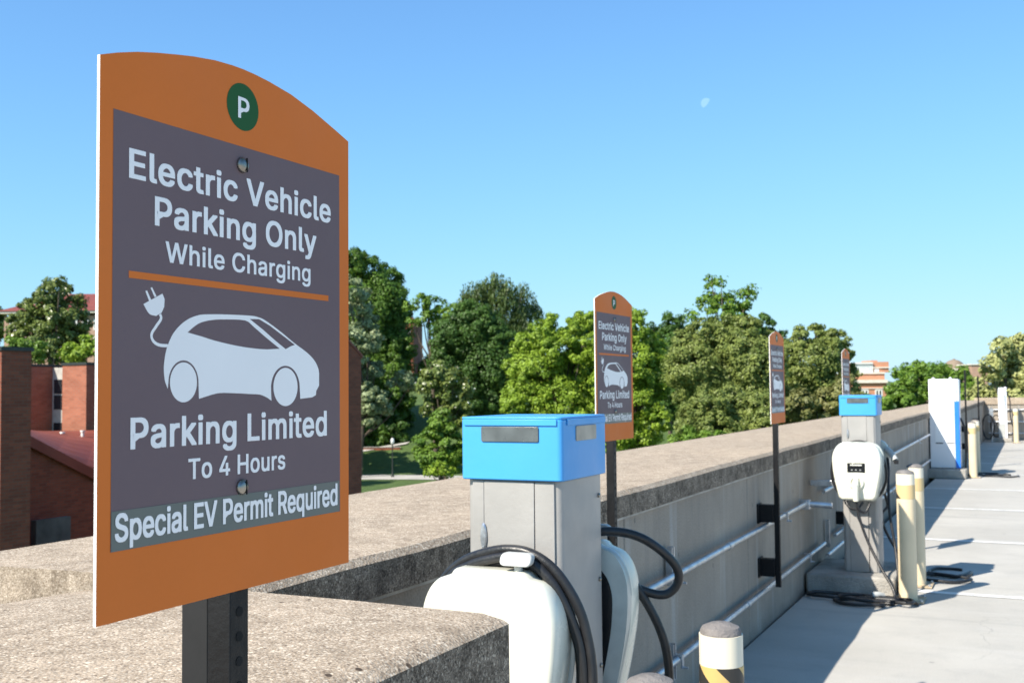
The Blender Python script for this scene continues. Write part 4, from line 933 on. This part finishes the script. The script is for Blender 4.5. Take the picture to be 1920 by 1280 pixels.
tree('linden_tree', 'dense dark green round tree in the middle of the hillside', 110, 'dark', [(850,622,36),(890,612,46),(930,632,32),(860,672,48),(912,682,52),(942,692,32),(882,722,42),(922,745,42),(846,645,34),(962,662,22),(870,755,30),(905,780,25)])
tree('cypress_tree', 'dark plumed evergreen with several pointed tops', 132, 'pine', [(876,572,18),(902,556,20),(926,545,18),(952,558,20),(980,572,18),(1000,592,14),(940,590,42),(982,610,30),(905,592,32),(926,528,9),(945,535,9),(980,550,9),(905,540,9),(1003,580,8),(870,556,8),(960,650,45)], 4.4, 1.2, upright=True)
tree('tulip_tree', 'bright yellow green tree left of the second sign', 74, 'bright', [(1033,600,12),(1020,625,26),(990,652,30),(1040,652,36),(968,690,26),(1010,702,46),(1062,702,42),(1092,655,28),(990,745,42),(1052,755,48),(1098,722,38),(958,762,22),(1105,790,40),(1075,620,22),(1100,600,20)], 3.9, 1.2)
tree('tulip_tree', 'bright green tree showing right of the second sign', 71, 'bright', [(1192,588,14),(1182,620,28),(1214,642,26),(1232,664,20),(1190,682,42),(1150,652,38),(1222,722,32),(1190,755,42),(1150,722,38),(1202,805,38),(1150,805,40),(1238,785,22),(1215,690,26)], 3.9, 1.2)
tree('oak_tree', 'dark tree tops between the bright tree and the big olive tree', 102, 'dark', [(1258,610,16),(1278,622,16),(1226,626,20),(1262,652,36),(1240,682,38),(1276,600,8),(1250,596,9),(1270,700,36),(1255,745,36)], 3.6, 1.2)
tree('oak_tree', 'dark tree top peeping left of the second sign', 105, 'dark', [(1090,606,17),(1112,612,16),(1078,618,12),(1100,640,26)], 4.6, 1.1)
tree('walnut_tree', 'tallest light green tree top above the olive trees', 86, 'mid', [(1340,545,17),(1334,523,8),(1352,528,7),(1356,572,26),(1394,562,18),(1322,570,14),(1380,592,26),(1404,545,10),(1352,600,26),(1300,590,10),(1380,640,40)], 5, .95, open_=True)
tree('oak_tree', 'dark tree top between the two olive trees', 95, 'dark', [(1430,612,24),(1455,626,14),(1420,642,28),(1452,655,26),(1450,700,36),(1470,720,40)], 3.6, 1.2)
tree('olive_green_tree', 'big olive green tree left of the third sign', 62, 'olive', [(1318,622,28),(1290,642,28),(1400,616,26),(1360,630,38),(1300,692,48),(1360,702,56),(1420,682,46),(1440,645,22),(1268,702,22),(1335,655,40),(1395,660,40),(1300,748,36),(1420,740,36)], 3.7, 1.25)
tree('broad_shrub', 'low olive green shrub mass under the big olive tree', 55, 'olive', [(1330,762,34),(1300,792,32),(1370,762,36),(1420,772,36),(1390,800,36),(1345,805,34),(1440,790,30),(1285,800,18)], 3.7, 1.2, trunk=True)
tree('broad_shrub', 'bright green shrub just above the parapet between second and third sign', 50, 'mid', [(1290,815,16),(1315,822,18),(1270,826,14),(1345,825,14)], 5, 1.2)
tree('olive_green_tree', 'olive green tree between the third sign and the second charger', 66, 'olive', [(1500,642,26),(1530,630,22),(1564,640,24),(1584,662,16),(1480,662,18),(1522,680,42),(1570,692,28),(1490,742,38),(1540,744,42),(1590,732,18),(1512,782,38),(1572,772,28),(1602,702,8),(1548,660,26)], 3.7, 1.25)
tree('broad_shrub', 'bronze green shrub row above the parapet beside the second charger', 54, 'brown', [(1500,762,30),(1560,746,30),(1580,722,18),(1530,772,28),(1480,775,24),(1590,760,22),(1612,750,16)], 5.2, 1.2)
tree('magnolia_tree', 'bronze green magnolia with white blossoms on the bank', 91, 'magnolia', [(830,702,26),(802,720,18),(850,732,26),(820,762,26),(862,772,22),(812,700,16),(868,745,14),(835,790,22)], 4.8, .9, flowers=46)
tree('hornbeam_tree', 'mid green bushy tree standing left of the near blue cap', 82, 'mid', [(825,800,24),(800,832,20),(842,832,30),(857,862,26),(812,855,20),(830,782,13),(795,860,14)], 4.8, 1.1)
tree('small_shrub', 'small light green shrub beside the pale path', 72, 'bright', [(820,880,12),(806,886,8),(835,885,9),(846,881,6),(826,872,6)], 4.4, 1.1)
tree('elm_tree', 'mid green tree in front of the orange brick building', 112, 'mid', [(1690,732,24),(1722,714,24),(1758,718,28),(1740,742,32),(1690,758,22),(1662,755,14),(1800,722,26),(1832,732,22),(1782,745,28),(1820,755,24)], 3.6, 1.2)
tree('elm_tree', 'farther green tree row below the brown dome', 165, 'mid', [(1700,692,10),(1720,688,11),(1740,694,14),(1760,690,10),(1772,698,12),(1712,700,16),(1685,698,8),(1745,704,16),(1690,706,12),(1805,700,10),(1790,708,12)], 4.2, 1.2)
tree('sycamore_tree', 'pale sage green tree at the right edge above the far parapet', 72, 'pale', [(1880,660,22),(1912,655,22),(1858,692,18),(1902,702,36),(1945,690,48),(1842,722,18),(1872,732,26),(1912,748,34),(1826,742,12),(1858,752,18),(1930,650,24),(1868,672,12)], 5.4, 1.1)
tree('magnolia_tree', 'large magnolia in front of the red hip roof at left', 72, 'magnolia', [(95,550,20),(120,552,20),(76,568,20),(62,602,20),(100,602,32),(132,602,26),(146,566,11),(48,628,20),(92,642,36),(122,652,30),(40,642,16),(112,532,9),(90,532,8),(152,585,9),(36,602,17),(150,602,17),(142,630,19),(58,578,18),(30,622,16)], 4, 1.0, flowers=26)
tree('low_shrub', 'light green shrub below the left magnolia near the brick tower', 60, 'mid', [(18,652,15),(44,650,17),(70,660,17),(30,668,18),(0,660,18)], 5, 1.2)
tree('low_shrub', 'light green shrub between the left magnolia and the large sign', 61, 'bright', [(140,657,17),(164,642,12),(157,667,17),(180,655,18),(128,672,14)], 5, 1.2)
tree('oak_tree', 'dark tree edge at the far left of the picture', 118, 'dark', [(-8,612,20),(-4,588,10),(-20,590,25),(2,630,10)], 3.6, 1.2)
# wooded backdrop up the hill, each tree on its own
BW = [(770,752,152,'dark',34),(800,690,158,'mid',20),(1000,745,150,'dark',46),(1080,690,150,'dark',44),(1140,720,140,'maple',50),(1210,740,135,'dark',50),(1285,740,120,'dark',46),(745,805,117,'dark',26),(705,812,116,'maple',22),(560,730,101,'maple',72),(618,770,107,'maple',52),(480,760,88,'maple',80),(560,640,140,'maple',70),(420,660,145,'dark',70),(1470,770,110,'maple',46),(1620,770,150,'dark',26),(740,800,140,'dark',26),(960,790,140,'maple',36)]
WHERE = ['behind the dark lamp lit bank', 'behind the thin ash trunk', 'between the round dark tree and bright tree', 'behind the bright tree left of the second sign', 'behind the second sign', 'behind the bright tree right of the second sign', 'low behind the big olive tree', 'on the bank above the white globe lamp', 'on the bank beside the dark brick gable', 'on the lawn behind the middle of the large sign, shading the path', 'on the lawn behind the right half of the large sign', 'on the lawn behind the left half of the large sign', 'hidden behind the middle of the large sign', 'hidden behind the left of the large sign', 'in the gap behind the third sign', 'at the foot of the orange building', 'deep in the shade uphill from the lamp', 'behind the near blue cap']
for (px, py, d, kd, r), wh in zip(BW, WHERE):
    tree('woodland_tree', 'shaded woodland tree '+wh, d, kd, [(px, py-r*.4, r*.6), (px-r*.5, py, r*.55), (px+r*.5, py+r*.1, r*.55), (px, py+r*.5, r*.6), (px-r*.4, py+r*.8, r*.5), (px+r*.45, py+r*.8, r*.5)], 5, 1.1, group='woodland trees on the hill')

# ------------------------------------------------------------------ moon
mm = bpy.data.materials.new('day moon'); mm.use_nodes = True; n = mm.node_tree; n.nodes.remove(n.nodes['Principled BSDF'])
e = n.nodes.new('ShaderNodeEmission'); tp = n.nodes.new('ShaderNodeBsdfTransparent'); ad = n.nodes.new('ShaderNodeAddShader')
n.links.new(mixc(n, noise(n, coords(n), .12, 4, .6), (.75, .8, 1.0), (1, 1, 1)), e.inputs[0]); e.inputs[1].default_value = .10
n.links.new(e.outputs[0], ad.inputs[0]); n.links.new(tp.outputs[0], ad.inputs[1]); n.links.new(ad.outputs[0], n.nodes['Material Output'].inputs[0])
D = 5200; c = at(1324, 194, D); rr = 10.0*D/FPX
P = [(math.cos(R(a)), math.sin(R(a))) for a in range(-90, 91, 10)]; P = [(-x, y) for x, y in P]+[(.28*math.cos(R(a)), math.sin(R(a))) for a in range(80, -81, -10)]
ca, sa = math.cos(R(-38)), math.sin(R(-38)); mb = MB()
mb.add([(R2*((x*ca-y*sa)*rr)+U2*((x*sa+y*ca)*rr)) for x, y in P], [list(range(len(P)))])
o = mb.build('moon', mm); o.location = c; tag(o, 'faint white half moon in the blue daytime sky', 'moon')
